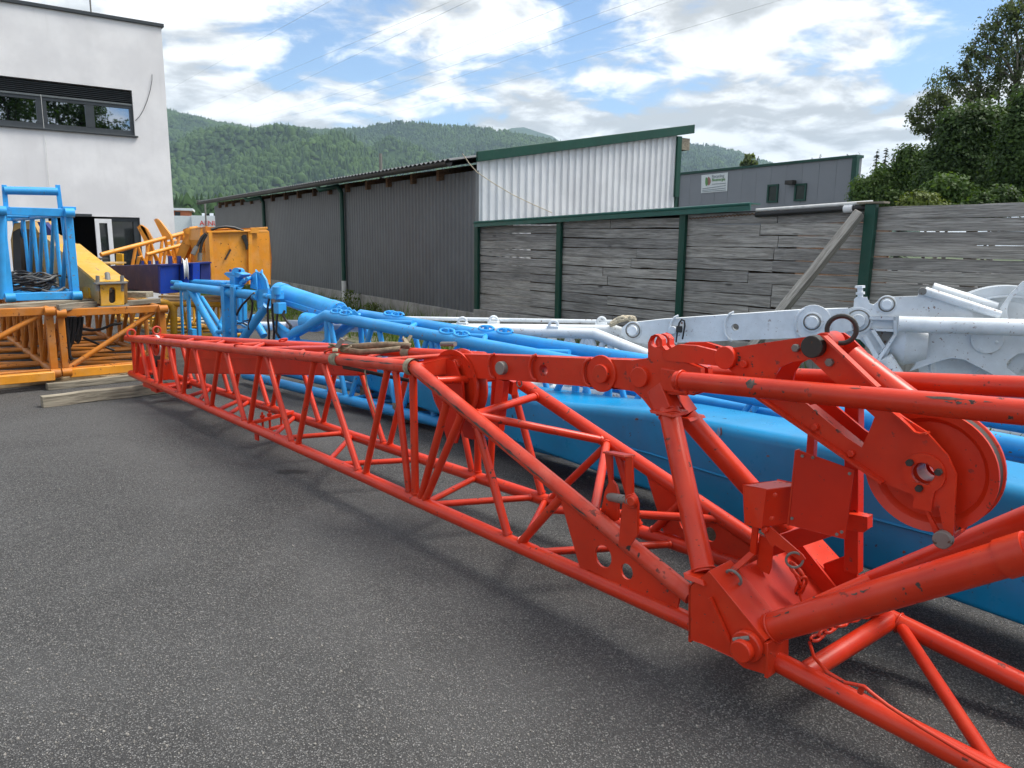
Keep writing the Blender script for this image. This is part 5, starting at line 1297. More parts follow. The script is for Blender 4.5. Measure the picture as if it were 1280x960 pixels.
# ================================================================== BLUE BOX BEAM
x0 = atz(664, 561, .2); XF = Frame(x0, -36.24)
boxb = thing('blue_box_beam', 'long solid blue box beam with rounded edges lying between the red and light blue booms', 'crane jib', XF.W(-1, .2, 0))
ub0, ub1 = XF.loc(XF.V(428, 475, 0))[0], -5.4
def topz(u): return np.interp(u, [-5.4, -2.3, -1.2, -.4, 1.2, ub0], [.78, .755, .705, .615, .50, .44])
def botz(u): return .2
ww = .46; rr = .065; secs = [ub0, 3.4, 2.4, 1.2, .4, -.4, -1.2, -2.3, -3.3, -4.3, ub1]; vs = []; n_ = 0
for u in secs:
    zt_, zb_ = topz(u), botz(u); wl_ = ww if u < 1.0 else ww*(1-.45*(u-1)/(ub0-1)); ring = []
    for (cv, cz, a0) in ((rr, zb_+.03, 180), (wl_-rr, zb_+.03, 270), (wl_-rr, zt_-rr, 0), (rr, zt_-rr, 90)):
        r_ = rr if cz > .3 else .03
        for j in range(7):
            a = math.radians(a0+90*j/6); cc = cv if r_ == rr else (.03 if cv < .1 else wl_-.03)
            ring.append(XF.W(u, cc+r_*math.cos(a), cz+r_*math.sin(a)))
    vs += ring; n_ = len(ring)
fs = []
for i in range(len(secs)-1):
    for j in range(n_): fs.append((i*n_+j, i*n_+(j+1) % n_, (i+1)*n_+(j+1) % n_, (i+1)*n_+j))
fs += [tuple(range(n_)), tuple((len(secs)-1)*n_+j for j in range(n_))[::-1]]
MB().add(vs, fs).obj('beam_body', BOXBLUE, boxb, smooth=25)
MB().poly([XF.V(x, y, -.003) for x, y in [(700, 537), (812, 567), (900, 594.5), (1087, 647.5), (1169, 669.5), (1285, 705)]], .006, 6).obj('weld_seam', BOXBLUE, boxb)
for u in (2.0, -1.6, -4.2): MB().box(XF.W(u, .25, .095), XF.u*.06, XF.v*.32, (0, 0, .092)).obj('timber_support', OLDWOOD, boxb, smooth=0, bevel=.006)

RUSTM = plain('rust_mark', (.16, .06, .03), .8, .4, 40); PALEM = plain('rubbed_blue', (.16, .33, .50), .5, .3, 30)
mr = random.Random(77)
for i, (x, y, w_, h_) in enumerate([(898, 541, 2.2, 6), (901.5, 540, 1.2, 6), (796, 524, 2.2, 1.4), (827, 606, 2, 2.4), (826, 616, 3.5, 1.6), (1010, 575, 3, 1), (1070, 604, 5, .7), (960, 570, 2, 1), (1130, 690, 2, 2), (705, 525, 2, 1), (1265, 640, 1.5, 5), (742, 575, 4, .6)]):
    pts = [XF.V(x+w_*math.cos(a)*mr.uniform(.6, 1.2), y+h_*math.sin(a)*mr.uniform(.6, 1.2), -.0012) for a in [j*math.pi/5 for j in range(10)]]
    MB().plate(pts, XF.v*.0012).obj('rust_mark', RUSTM if i % 3 else PALEM, boxb, smooth=0)
# ================================================================== WHITE CRANE BOOM
w0_ = aty(740, 416, 7.2); WF = Frame(w0_, -66.0)
white = thing('white_crane_boom', 'white lattice crane boom with pinned link bar and large sheave lying along the fence', 'crane boom', WF.W(0, .3, 0))
wv = WF.V
def wtube(name, pts, r, seg=18): return MB().poly(pts, r, seg).obj(name, WHITE, white, smooth=50)
na = wv(648, 414.5, 0); nb_ = wv(744, 417.5, 0); nx = wv(815, 446, 0)
wtube('top_chord', [na-(nb_-na)*3.6, na, nb_, nx, nx+(nx-nb_)*.9], .052)
fa3, fb3 = wv(600, 411, .48), wv(768, 413, .48)
wtube('top_chord', [fa3-(fb3-fa3)*2.2, fa3, fb3, fb3+(wv(840, 440, .48)-fb3)], .055)
ra, rb_ = wv(500, 397.5, .62), wv(772, 402.5, .62); wtube('stay_tube', [ra, rb_], .022, 10)
zl = .28
wb0, wb1 = WF.W(3.2, 0, zl), WF.W(-4.6, 0, zl); wtube('bottom_chord', [wb0, wb1], .05); wtube('bottom_chord', [WF.W(3.2, .6, zl), WF.W(-4.6, .6, zl)], .05)
wtube('lower_tube', [wv(640, 432, .3), wv(790, 441, .3)], .045)
def zat(u, v): return zl
for x, v in ((712, 0), (733, 0), (737, 0), (758, 0), (690, .48), (660, 0), (630, .48)):
    p = wv(x, 418, v); u_ = WF.loc(p)[0]
    for du in (-.22, .2): strut('brace', p, WF.W(u_+du, v, zl), .03, WHITE, white, 10)
for u_ in (1.8, .8, -.2, -1.2, -2.2): strut('brace', WF.W(u_, 0, zl), WF.W(u_-.4, .6, zl), .028, WHITE, white, 10)
for x, y, v in ((578, 402, .3), (617, 400.5, .55), (692, 406.5, 0), (752, 402, .6)):
    p = wv(x, y, v); MB().ring(p, Vector(WF.u)*.6+Vector(WF.v), .042, .014, 18, 8).obj('shackle', WHITE, white); MB().box(p+Vector((0, 0, -.03)), WF.u*.06, WF.v*.03, (0, 0, .022)).obj('shackle_lug', WHITE, white, smooth=0, bevel=.004)
# pendant link bar
VW = .20
def wplate(name, px, v, th=.02, holes=(), parent=None, bevel=.003, mat=None):
    pts = [wv(x, y, v) for x, y in px]
    return MB().plate(pts, WF.v*th, [h for h in holes]).obj(name, mat or WHITE, parent or white, smooth=28, bevel=bevel)
def wcirc(px, v, r, n=20): c = wv(px[0], px[1], v); return [c+Vector(WF.u)*r*math.cos(2*math.pi*i/n)+Vector((0, 0, r*math.sin(2*math.pi*i/n))) for i in range(n)]
def wdisc(name, px, v, r, th, parent=None, mat=None, seg=28):
    c = wv(px[0], px[1], v); return MB().tube(c-Vector(WF.v)*th/2, c+Vector(WF.v)*th/2, r, seg).obj(name, mat or WHITE, parent or white, smooth=40, bevel=.003)
lkb = wplate('pendant_link', [(778, 417), (779, 409), (786, 403.5), (830, 398.5), (1000, 387), (1060, 385), (1066, 412), (1045, 418), (1000, 421.5), (850, 427.5), (800, 428), (785, 424)], VW, .10, [wcirc((920, 408.5), VW, .032)])
VWf = VW-.05
def wpin(px, v, R_, r_, parent=None):
    wdisc('pin_collar', px, v-.006, R_, .012, parent); wdisc('link_pin', px, v-.03, r_, .06, parent, seg=20)
    c = wv(px[0], px[1], v-.014); MB().ring(c, WF.v, R_*.78, .006, 24, 6).obj('retaining_ring', STEEL, parent or white)
wpin((791, 413), VWf, .085, .045, lkb); wpin((1015, 402.5), VWf-.02, .085, .05, lkb)
wdisc('link_eye', (1016, 403), VWf-.008, .15, .016, lkb)
for x, y in ((909, 408), (999, 404), (840, 412)):
    c = wv(x+9, y, VWf); pts = []
    for i in range(9):
        a_ = math.radians(100+160*i/8); pts.append(c+Vector(WF.u)*(-math.cos(a_))*.085+Vector((0, 0, math.sin(a_)*.13))-Vector(WF.v)*(.02 if 0 < i < 8 else 0))
    MB().poly(pts, .011, 8).obj('link_handle', WHITE, lkb, smooth=60)
wdisc('grease_fitting', (841, 412.5), VWf-.03, .035, .05, lkb)
lb_ = thing('hanging_lock', 'small black padlock loop hanging on the white link bar', 'padlock', wv(849, 412, VWf-.06))
MB().box(wv(849, 411.5, VWf-.06), WF.u*.028, WF.v*.015, (0, 0, .03)).obj('lock_body', DARKSTEEL, lb_, smooth=0, bevel=.008)
lp_ = [wv(x, y, VWf-.065) for x, y in [(848, 410), (849, 404), (852, 399.5), (855.5, 401), (856, 407), (854.5, 416), (853, 424)]]
MB().poly(lp_, .008, 8).obj('lock_loop', RUBBER, lb_, smooth=70); MB().poly([wv(x, y, VWf-.065) for x, y in [(847, 413), (846, 420), (845, 428)]], .007, 8).obj('lock_loop', RUBBER, lb_, smooth=70)
# head: rounded cheek with pins, bolt tower, plates
head = wplate('head_cheek', [(1049, 404), (1051, 394), (1058, 387), (1067, 383.5), (1067.5, 374), (1071, 371.5), (1084, 371.5), (1086, 379), (1092, 381), (1100, 374), (1107, 370.5), (1116, 371), (1147, 370), (1152, 362), (1157, 360), (1165, 361), (1215, 390), (1215, 396), (1125, 396), (1122, 420), (1104, 452), (1092, 442), (1075, 424), (1058, 420)], .26, .05)
wplate('head_cheek', [(1067.5, 383), (1068, 376), (1086, 376), (1088, 382), (1110, 374), (1200, 390), (1200, 396), (1070, 420)], .60, .04)
wpin((1072.5, 401), .235, .115, .055, head); wpin((1108.5, 380.5), .235, .075, .04, head)
MB().tube(wv(1075.5, 373, .26), wv(1075, 357, .26), .022, 12).obj('tower_bolt', WHITE, head); MB().tube(wv(1075, 360, .26), wv(1075, 357, .26), .04, 6).obj('tower_nut', WHITE, head, smooth=0)
MB().tube(wv(1075.4, 368, .26), wv(1075.3, 365, .26), .036, 12).obj('tower_nut', WHITE, head)
for px in ([(1087, 395), (1119, 396), (1119, 399.5), (1087, 398.5)], [(1089, 410), (1117, 411), (1117, 414), (1096, 413)], [(1117, 396), (1121, 396), (1121, 418), (1098, 452), (1095, 449), (1117, 417)], [(1078, 421), (1083, 419), (1099, 446), (1095, 450)], [(1088, 412), (1093, 412), (1106, 432), (1103, 435)]):
    wplate('rib', px, .205, .06, parent=head)
wplate('recess', [(1093, 414), (1116, 414), (1116, 417), (1106, 431)], .232, .008, parent=head, mat=STEEL)
# tubes and web of the head section
ta, tb = wv(1123, 405, .12), wv(1280, 409.5, .12); wtube('head_tube', [ta, tb, tb+(tb-ta)*1.5], .066, 24)
ta2, tb2 = wv(1156, 363.5, .20), wv(1250, 394, .20); wtube('slant_tube', [ta2, tb2], .034, 16)
ta3, tb3 = wv(1165, 360.5, .42), wv(1245, 385, .42); wtube('slant_tube', [ta3, tb3], .05, 16)
wdisc('tube_cap', (1153, 364), .19, .03, .05, mat=STEEL, parent=head)
lg_a, lg_b = wv(1104, 448, .18), wv(1150, 520, .18); wtube('head_leg', [lg_a, lg_b], .075, 20)
web = wplate('web_plate', [(1150, 414), (1300, 418), (1300, 505), (1262, 478), (1230, 462), (1205, 449), (1190, 447), (1176, 450), (1138, 463), (1144, 455)], .30, .03, [[wv(x, y, .30) for x, y in [(1258, 452), (1272, 442), (1280, 441), (1290, 446), (1290, 470), (1272, 469), (1258, 460)]]])
wdisc('web_disc', (1234, 424), .27, .115, .02, web); wdisc('disc_bolt', (1226, 437), .255, .012, .02, web, seg=8); wdisc('disc_bolt', (1246, 428), .255, .012, .02, web, seg=8)
wplate('web_plate', [(1150, 432), (1300, 440), (1300, 520), (1150, 500)], .72, .03)
MB().lathe(wv(1138, 430, .35), Vector(WF.u)*-1, [(.10, -.18), (.19, -.05), (.13, .12)], 28).obj('cone_sleeve', WHITE, white)
# big sheave
SW = wv(1250, 448, .50)
bs_ = sheave('rope_sheave', SW, WF.v, .60, .16, WHITE, white, .06, .16, .07)
for k_ in range(6):
    an = k_*math.pi/3+.3; dd_ = Vector(WF.u)*math.cos(an)+Vector((0, 0, math.sin(an)))
    beam('spoke', SW-Vector(WF.v)*.05+dd_*.16, SW-Vector(WF.v)*.05+dd_*.47, .05, .03, WHITE, bs_, up=WF.v)
MB().ring(SW-Vector(WF.v)*.072, WF.v, .515, .010, 48, 6).obj('rim_bead', WHITE, bs_)
arm = wplate('sheave_arm', [(1250, 386), (1262, 368), (1278, 352), (1320, 340), (1320, 430), (1250, 420)], .34, .03, [wcirc((1292, 388), .34, .18, 28)])
# rope bundle on the far chord
rp = thing('rope_coil', 'tangled beige rope bundle lying over the white tubes beside the link bar', 'rope', wv(778, 402, .5))
rr_ = random.Random(9)
for k in range(9):
    pts = []
    for i in range(7):
        t = i/6; pts.append(wv(763+t*31+rr_.uniform(-1.5, 1.5), 405-8.5*math.sin(t*math.pi*.7+.1)+rr_.uniform(-2, 2)+k*.35, .42+rr_.uniform(-.03, .05)))
    MB().poly(pts, .013, 6).obj('rope_strand', ROPE, rp, smooth=70)
for v in (-.05,):
    for u_ in (2.4, -1.0, -3.6): MB().box(WF.W(u_, .3, .11), WF.u*.07, WF.v*.55, (0, 0, .108)).obj('timber_support', OLDWOOD, white, smooth=0, bevel=.006)
# ================================================================== STACKED SECTIONS BESIDE THE OFFICE
c2 = atz(82, 464, .17); LF = Frame(c2, -39.4)
def lattice(root, fr_, v0, v1, z0, z1, L, n, mat, cr, br, diag_front=True, xbars=True):
    for v in (v0, v1):
        for z in (z0, z1): strut('chord', fr_.W(0, v, z), fr_.W(L, v, z), cr, mat, root, 12)
    for u in (0, L):
        for z in (z0, z1): beam('end_bar', fr_.W(u, v0, z), fr_.W(u, v1, z), cr*1.7, cr*2.0, mat, root, up=(0, 0, 1), bevel=.006)
        for v in (v0, v1): beam('end_post', fr_.W(u, v, z0+cr), fr_.W(u, v, z1-cr), cr*1.7, cr*1.9, mat, root, up=fr_.u, bevel=.006)
    if diag_front: strut('brace', fr_.W(0.01, v0+.03, z0+.03), fr_.W(.01, v1-.08, z1-.04), br*1.1, mat, root, 10)
    for i in range(n):
        a, b = L*i/n, L*(i+1)/n
        for v in (v0, v1):
            if i: strut('brace', fr_.W(a, v, z0), fr_.W(a, v, z1), br, mat, root, 8)
            strut('brace', fr_.W(a+.05, v, z1), fr_.W(b-.05, v, z0), br, mat, root, 8)
        strut('brace', fr_.W(b, v0, z0), fr_.W(b, v1, z0), br, mat, root, 8)
        if xbars: strut('brace', fr_.W(a+.04, v1, z0), fr_.W(b-.04, v0, z0), br, mat, root, 8)
        if i % 2 == 0: strut('brace', fr_.W(b, v0, z1), fr_.W(b, v1, z1), br, mat, root, 8)
    for z in (z0, z1):
        for v in (v0, v1): MB().tube(fr_.W(-.08, v-.05, z), fr_.W(-.08, v+.05, z), cr*1.15, 16).obj('pin_eye', mat, root, smooth=40, bevel=.004)
zt2 = LF.Ux(78, 391, 0).z; vr2 = LF.loc(LF.Ux(206, 449, 0))[1]; v1r = LF.loc(LF.Ux(68, 464, 0))[1]
seg2 = thing('orange_lattice_section', 'orange lattice section with black hoses hanging inside and a yellow box arm on top', 'lattice section', LF.W(2, vr2/2, .1))
lattice(seg2, LF, 0.0, vr2, .17, zt2, 5.2, 7, BROWNOR, .042, .027)
seg1 = thing('orange_lattice_section', 'orange lattice section under the blue lattice section at the edge of the yard', 'lattice section', LF.W(2, -.8, .1))
lattice(seg1, LF, v1r-1.25, v1r, .17, zt2+.03, 5.2, 7, BROWNOR, .045, .028)
beam('end_bar', LF.W(-.12, v1r-1.25, .15), LF.W(-.12, v1r-.02, .15), .09, .10, ORANGE, seg1, up=(0, 0, 1), bevel=.008)
beam('end_bar', LF.W(-.05, .03, .15), LF.W(-.05, vr2, .15), .05, .10, ORANGE, seg2, up=(0, 0, 1), bevel=.008)
hz = random.Random(12); hh_ = thing('hose_bundle', 'bundle of black hydraulic hoses looped over the top bar of the orange lattice section', 'hoses', LF.W(.2, .25, .7))
for i in range(9):
    x = 82+i*2.0+hz.uniform(-1, 1); d = hz.uniform(24, 42) if i < 4 else hz.uniform(22, 32); w_ = hz.uniform(2.5, 5.5)
    pts = [LF.Ux(x+w_*math.sin(t*math.pi*.5-.5)*(1 if t < .5 else 1)+w_*1.3*(t-.5), 396+d*math.sin(t*math.pi), .12+.02*i) for t in [k/10 for k in range(11)]]
    MB().poly(pts, .015, 8).obj('hose', RUBBER, hh_, smooth=70)
MB().poly([LF.Ux(x, y, .3) for x, y in [(103, 411), (115, 413), (128, 411), (140, 406), (152, 404)]], .016, 8).obj('hose', RUBBER, hh_, smooth=70)
MB().poly([LF.Ux(x, y, .4) for x, y in [(104, 422), (118, 428), (130, 433), (143, 438)]], .014, 8).obj('hose', RUBBER, hh_, smooth=70)
MB().poly([LF.Ux(x, y, .05) for x, y in [(83, 396), (85, 420), (87, 445), (90, 450)]], .02, 8).obj('hose', RUBBER, hh_, smooth=70)
# timbers on the ground and between the layers
tr = random.Random(4)
def timber(p0, p1, hgt, dep, label, mat=OLDWOOD, z=0.0):
    a, b = atz(*p0, z), atz(*p1, z); d = (b-a); n = Vector((d.y, -d.x, 0)).normalized()
    if n.y < 0: n = -n
    o = beam('timber', a+n*dep/2+Vector((0, 0, hgt/2+.001)), b+n*dep/2+Vector((0, 0, hgt/2+.001)), dep, hgt, mat, None, up=(0, 0, 1), bevel=.006, warp=.005, rnd=tr)
    tag(o, label, 'timber'); return o
timber((54, 510), (214, 491), .115, .10, 'mossy grey timber on the asphalt carrying the tip of the red boom')
timber((60, 488.5), (183, 475), .075, .10, 'grey board lying behind the mossy timber in front of the orange section')
timber((-60, 492), (66, 480), .085, .12, 'pale squared timber under the orange section beneath the blue lattice', NEWWOOD)
timber((66.5, 481), (150, 470), .065, .12, 'brownish timber under the orange section with the hoses', NEWWOOD)
timber((138, 474), (190, 461), .03, .16, 'pale plank end sticking out beside the red boom tip', NEWWOOD)
def topbeam(p0, p1, z, hgt, dep, label, mat=OLDWOOD): return timber(p0, p1, hgt, dep, label, mat, z)
zl2 = zt2+.045
topbeam((-40, 392), (118, 381), zl2, .07, .14, 'grey timber lying between the blue and the orange lattice sections')
topbeam((75, 389.5), (122, 385), zl2-.02, .08, .05, 'short grey board on the front bar of the orange section')
topbeam((157, 383), (201, 379.5), zl2-.02, .06, .10, 'short grey board beside the foot of the yellow box arm')
# blue lattice section on top
cb3 = atz(95, 371, zl2+.10); QF = Frame(cb3, -39.4)
vl = QF.loc(QF.Ux(12, 373, 0))[1]; zb3 = zl2+.12; zt3 = QF.Ux(86, 266, 0).z
bls = thing('blue_lattice_section', 'sky blue lattice section stacked on top of the orange one beside the office', 'lattice section', QF.W(1.8, vl/2, zl2))
lattice(bls, QF, vl, 0, zb3, zt3, 4.4, 5, SKYBLUE, .045, .025, diag_front=False)
strut('end_post', QF.Ux(2, 265, 0), QF.Ux(5, 374, 0), .05, SKYBLUE, bls)
strut('end_post', QF.W(.35, 0, zt3), QF.W(.2, 0, zb3), .03, SKYBLUE, bls)
ra_, rb2 = QF.Ux(5, 238, 0), QF.Ux(72, 239.5, 0)
strut('roller', ra_, rb2, .045, SKYBLUE, bls, 16)
for x0_, x1_ in ((5, 8), (72, 76)): beam('roller_post', QF.Ux(x0_, 231, 0), QF.Ux(x1_, 264, 0), .015, .05, SKYBLUE, bls, up=QF.v, bevel=.003)
for x in (3, 86): MB().box(QF.Ux(x, 260.5, 0), QF.u*.04, QF.v*.07, (0, 0, .02)).obj('corner_plate', SKYBLUE, bls, smooth=0, bevel=.004)
cc = thing('cable_coil', 'coil of dark cables lying on the floor of the blue lattice section', 'cable', QF.W(.9, vl/2, zb3+.05))
for i in range(14):
    c = QF.W(1.0+hz.uniform(-.25, .5), vl*.5+hz.uniform(-.12, .12), zb3+.05+.012*i); r1, r2 = hz.uniform(.35, .7), hz.uniform(.2, .36); ph = hz.uniform(0, 1)
    pts = [c+Vector(QF.u)*r1*math.cos(j*math.pi/10+ph)+Vector(QF.v)*r2*math.sin(j*math.pi/10+ph)+Vector((0, 0, .02*math.sin(j*1.3+i))) for j in range(21)]
    MB().poly(pts, .014, 6, caps=False).obj('cable_turn', RUBBER if i % 4 else STEEL, cc, smooth=70)
MB().poly([QF.Ux(x, y, -.05) for x, y in [(6, 372), (8, 375), (11, 376), (11, 384)]], .02, 6).obj('tie_strap', ROPE, cc)
# yellow tapering box arm
ya = atz(126, 381, zl2+.02); YF = Frame(ya, -39.4)
yel = thing('yellow_box_arm', 'faded yellow tapering box arm with a slotted end plate resting on the orange section', 'crane arm', YF.W(1, .15, zl2))
yv = lambda x, y, v=0.0: YF.V(x, y, v)
side = [yv(*p) for p in [(124, 354), (124.5, 380), (112, 379), (98, 375), (78, 366), (64, 358), (48, 318), (44, 300), (52, 294), (68, 306), (86, 322), (106, 339)]]
yw = .30
MB().plate([p+Vector(YF.v)*yw/2 for p in side], YF.v*yw).obj('arm_body', TAN, yel, smooth=0, bevel=.008)
MB().plate([p+Vector(YF.v)*yw/2+Vector((0, 0, .012)) for p in [yv(124, 353.5), yv(106, 338.5), yv(86, 321.5), yv(68, 305.5), yv(67, 307), yv(85, 324), yv(105, 341), yv(122, 355.5)]], YF.v*(yw+.04)).obj('arm_flange', YELLOW, yel, smooth=0)
ff = lambda x, y: YF.Ux(x, y, -.03)
MB().plate([ff(x, y) for x, y in [(124.5, 355.5), (126, 372), (126, 382.5), (155, 381), (155, 369), (153.5, 355)]], YF.u*.03, [[ff(140+4*math.cos(a)*(1), 366.5+(-3.5 if math.sin(a) < 0 else 8.5)+4*math.sin(a)) for a in [i*math.pi/10 for i in range(20)]]]).obj('end_plate', YELLOW, yel, smooth=20, bevel=.004)
MB().plate([YF.Ux(x, y, .02) for x, y in [(126, 356), (127, 382), (154, 381), (153, 355)]], YF.u*.02).obj('inner_plate', DARKSTEEL, yel, smooth=0)
beam('cap_plate', YF.Ux(118, 354.5, -.03), YF.Ux(158, 353, -.03), .12, .02, STEEL, yel, up=(0, 0, 1), bevel=.003)
beam('foot_plate', YF.Ux(122, 384, -.03), YF.Ux(160, 382, -.03), .14, .02, STEEL, yel, up=(0, 0, 1), bevel=.003)
for x in (122, 152.5): MB().tube(YF.Ux(x, 364, -.03), YF.Ux(x, 344.5, -.03), .022, 10).obj('clamp_bolt', STEEL, yel)
MB().tube(YF.Ux(137, 364, -.02), YF.Ux(134, 342, .2), .03, 10).obj('spindle', STEEL, yel)
MB().plate([yv(x, y, -.01) for x, y in [(105, 359), (111, 360), (113, 372), (108, 376), (104, 371)]], YF.v*.02).obj('side_lug', YELLOW, yel, smooth=0, bevel=.004)
MB().box(YF.Ux(144, 389, -.06), YF.v*.075, YF.u*.02, (0, 0, .035)).obj('foot_block', YELLOW, yel, smooth=0, bevel=.004)
MB().ring(yv(84, 311, .2), YF.v, .07, .018, 20, 8).obj('pulley_ring', STEEL, yel)
for i, (x0_, y0_, x1_, y1_) in enumerate([(100, 325, 128, 323), (101, 328.5, 127, 327), (128, 330, 148, 328)]):
    beam('loose_plate', aty(x0_, y0_, 10.4), aty(x1_, y1_, 10.7), .25, .02, [DARKSTEEL, STEEL, TAN][i], yel, up=(0, 0, 1))
for i, (x0_, y0_, x1_, y1_, r_) in enumerate([(112, 340, 128, 349, .018), (104, 326, 124, 341, .014), (120, 341, 138, 350, .014)]):
    MB().tube(yv(x0_, y0_, .10+.05*i)+Vector((0, 0, .02)), yv(x1_, y1_, .10+.05*i)+Vector((0, 0, .02)), r_, 8).obj('rod', STEEL if i else YELLOW, yel)
for x, y, v in ((100, 333, .06), (110, 341, .22), (92, 326, .16), (117, 347, .08)):
    MB().box(yv(x, y, v)+Vector((0, 0, .03)), Vector(YF.u)*.05, Vector(YF.v)*.03, (0, 0, .035)).obj('clip', DARKSTEEL if v > .1 else YELLOW, yel, smooth=0, bevel=.004)
# pale plates of a counterweight seen through the blue section
cw = thing('tan_housing', 'tan machine housing with rounded lugs standing behind the blue lattice section', 'machine part', aty(52, 330, 12.6))
def flat(px, Y, th, name, mat, root, holes=()):
    return MB().plate([aty(x, y, Y) for x, y in px], Vector((0, th, 0)), [[aty(x, y, Y) for x, y in h] for h in holes]).obj(name, mat, root, smooth=25, bevel=.006)
flat([(30, 280), (52, 276), (60, 290), (73, 302), (66, 345), (52, 352), (30, 346), (26, 300)], 12.6, .5, 'housing', TAN, cw)
flat([(50, 278), (58, 278), (66, 288), (71, 290), (64, 296), (54, 286)], 12.2, .12, 'lug', NAVY, cw)
flat([(24, 290), (32, 286), (34, 340), (25, 346)], 12.2, .3, 'motor', DARKSTEEL, cw)
# navy box section
zn = zl2+.06; na_ = atz(200, 367, zn); NF = Frame(na_, -47)
navy = thing('navy_box_section', 'dark navy blue box section with a white pulley on its open end', 'crane section', NF.W(1, .3, zn))
ztn = NF.V(200, 333, 0).z; wn = NF.loc(NF.Ux(262, 365, 0))[1]; Ln = 3.6
cor = [NF.W(0, 0, zn), NF.W(0, wn, zn), NF.W(0, wn, ztn+.03), NF.W(0, 0, ztn+.03)]; far4 = [NF.W(Ln, .1, zn), NF.W(Ln, wn-.1, zn), NF.W(Ln, wn-.1, ztn-.12), NF.W(Ln, .1, ztn-.12)]
NAVYF = paint('faded_navy_paint', (.035, .033, .12), chip=(.10, .06, .06), amount=.6, fade=(.11, .075, .13), fade_amt=.6, rough=.5)
MB().add(cor+far4, [(3, 2, 1, 0), (4, 5, 6, 7), (0, 1, 5, 4), (1, 2, 6, 5), (2, 3, 7, 6), (3, 0, 4, 7)]).obj('box_body', NAVYF, navy, smooth=0, bevel=.01)
NB1 = paint('royal_blue_paint', (.006, .04, .30), chip=(.05, .05, .08), amount=.4)
def nface(px, u, th, name, mat=None): return MB().plate([NF.Ux(x, y, u) for x, y in px], NF.u*th).obj(name, mat or NB1, navy, smooth=0, bevel=.004)
nface([(199, 333), (222, 331), (222, 365), (200, 367)], -.04, .05, 'end_plate'); nface([(228, 331), (233, 330), (234, 365), (227, 365)], -.10, .12, 'end_plate'); nface([(239, 329), (247, 328.5), (247, 364), (238, 364.5)], -.10, .12, 'end_plate'); nface([(250, 330), (262, 328), (262, 361), (250, 363)], -.03, .04, 'end_plate', NAVY)
beam('top_flange', NF.Ux(198, 331.5, -.03), NF.Ux(262, 328, -.03), .12, .02, NAVY, navy, up=(0, 0, 1))
pc = NF.Ux(231.5, 337, -.08)
sheave('pulley', pc, (Vector(NF.v)*1+Vector(NF.u)*-.35).normalized(), .155, .06, GREYPL, navy, .03, .04, .02)
for x in (213, 224): beam('side_lug', NF.Ux(x, 334, -.02), NF.Ux(x-.5, 320, -.02), .04, .05, NAVY, navy, up=NF.u)
for i in range(3): beam('top_lug', NF.Ux(178+i*9, 331, 1.0-.2*i), NF.Ux(178+i*9, 326, 1.0-.2*i), .03, .04, NAVY, navy, up=NF.u)
# orange jib standing behind it
oj = thing('orange_jib', 'orange lattice jib with two upright pointed fins in front of the office corner', 'crane jib', aty(190, 320, 13.4))
ja, jb = aty(126, 318.5, 12.6), aty(241, 288.5, 14.2); jd = Vector((.75, .65, 0))*.7
strut('chord', ja, jb, .036, ORANGE, oj, 14); ja2, jb2 = ja+jd, jb+jd; strut('chord', ja2, jb2, .032, ORANGE, oj, 14)
jc, jd3 = aty(140, 336, 12.8), aty(245, 331, 14.2); strut('chord', jc, jd3, .045, ORANGE, oj, 12); strut('chord', jc+jd, jd3+jd, .045, ORANGE, oj, 12)
for x0_, x1_ in ((170, 165), (172, 181), (186, 181), (188, 198), (203, 199), (206, 214), (214, 219), (224, 219), (228, 236), (236, 238)):
    strut('brace', onx(ja, jb, x0_), onx(jc, jd3, x1_), .028, ORANGE, oj, 8); strut('brace', onx(ja2, jb2, x0_+4), onx(jc+jd, jd3+jd, x1_+5), .026, ORANGE, oj, 8)
for px in ([(172.5, 284), (176, 281), (181, 284), (190, 303), (190, 333), (184, 333), (183, 305)], [(193.5, 275), (196, 273.5), (200, 276), (213.5, 293), (215, 299), (206, 300), (203, 294)], [(176, 284), (178, 282), (184, 286), (193, 303), (190, 305)]):
    flat(px, 13.7, .06, 'fin', ORANGE, oj)
flat([(231, 287), (237, 285), (241, 288), (243, 298), (238, 312), (231, 326), (221, 324), (228, 306), (233, 296)], 13.2, .14, 'bracket', ORANGE, oj)
for y in (289, 303): MB().tube(aty(235.5, y, 13.05), aty(235.5, y, 13.3), .05, 14).obj('bracket_pin', ORANGE, oj)
for x0_, y0_, x1_, y1_ in ((208, 305, 222, 301), (212, 316, 226, 314), (200, 318, 214, 316), (222, 322, 240, 320)): beam('rail', aty(x0_, y0_, 14.4), aty(x1_, y1_, 14.6), .06, .06, ORANGE, oj)
MB().box(aty(229, 307, 14.6), (.12, 0, 0), (0, .1, 0), (0, 0, .09)).obj('grey_box', GREYPL, oj, smooth=0, bevel=.01)
beam('yellow_stop', aty(150, 317, 12.2), aty(150, 333, 12.2), .10, .05, YELLOW, oj, up=(0, 1, 0), bevel=.004)
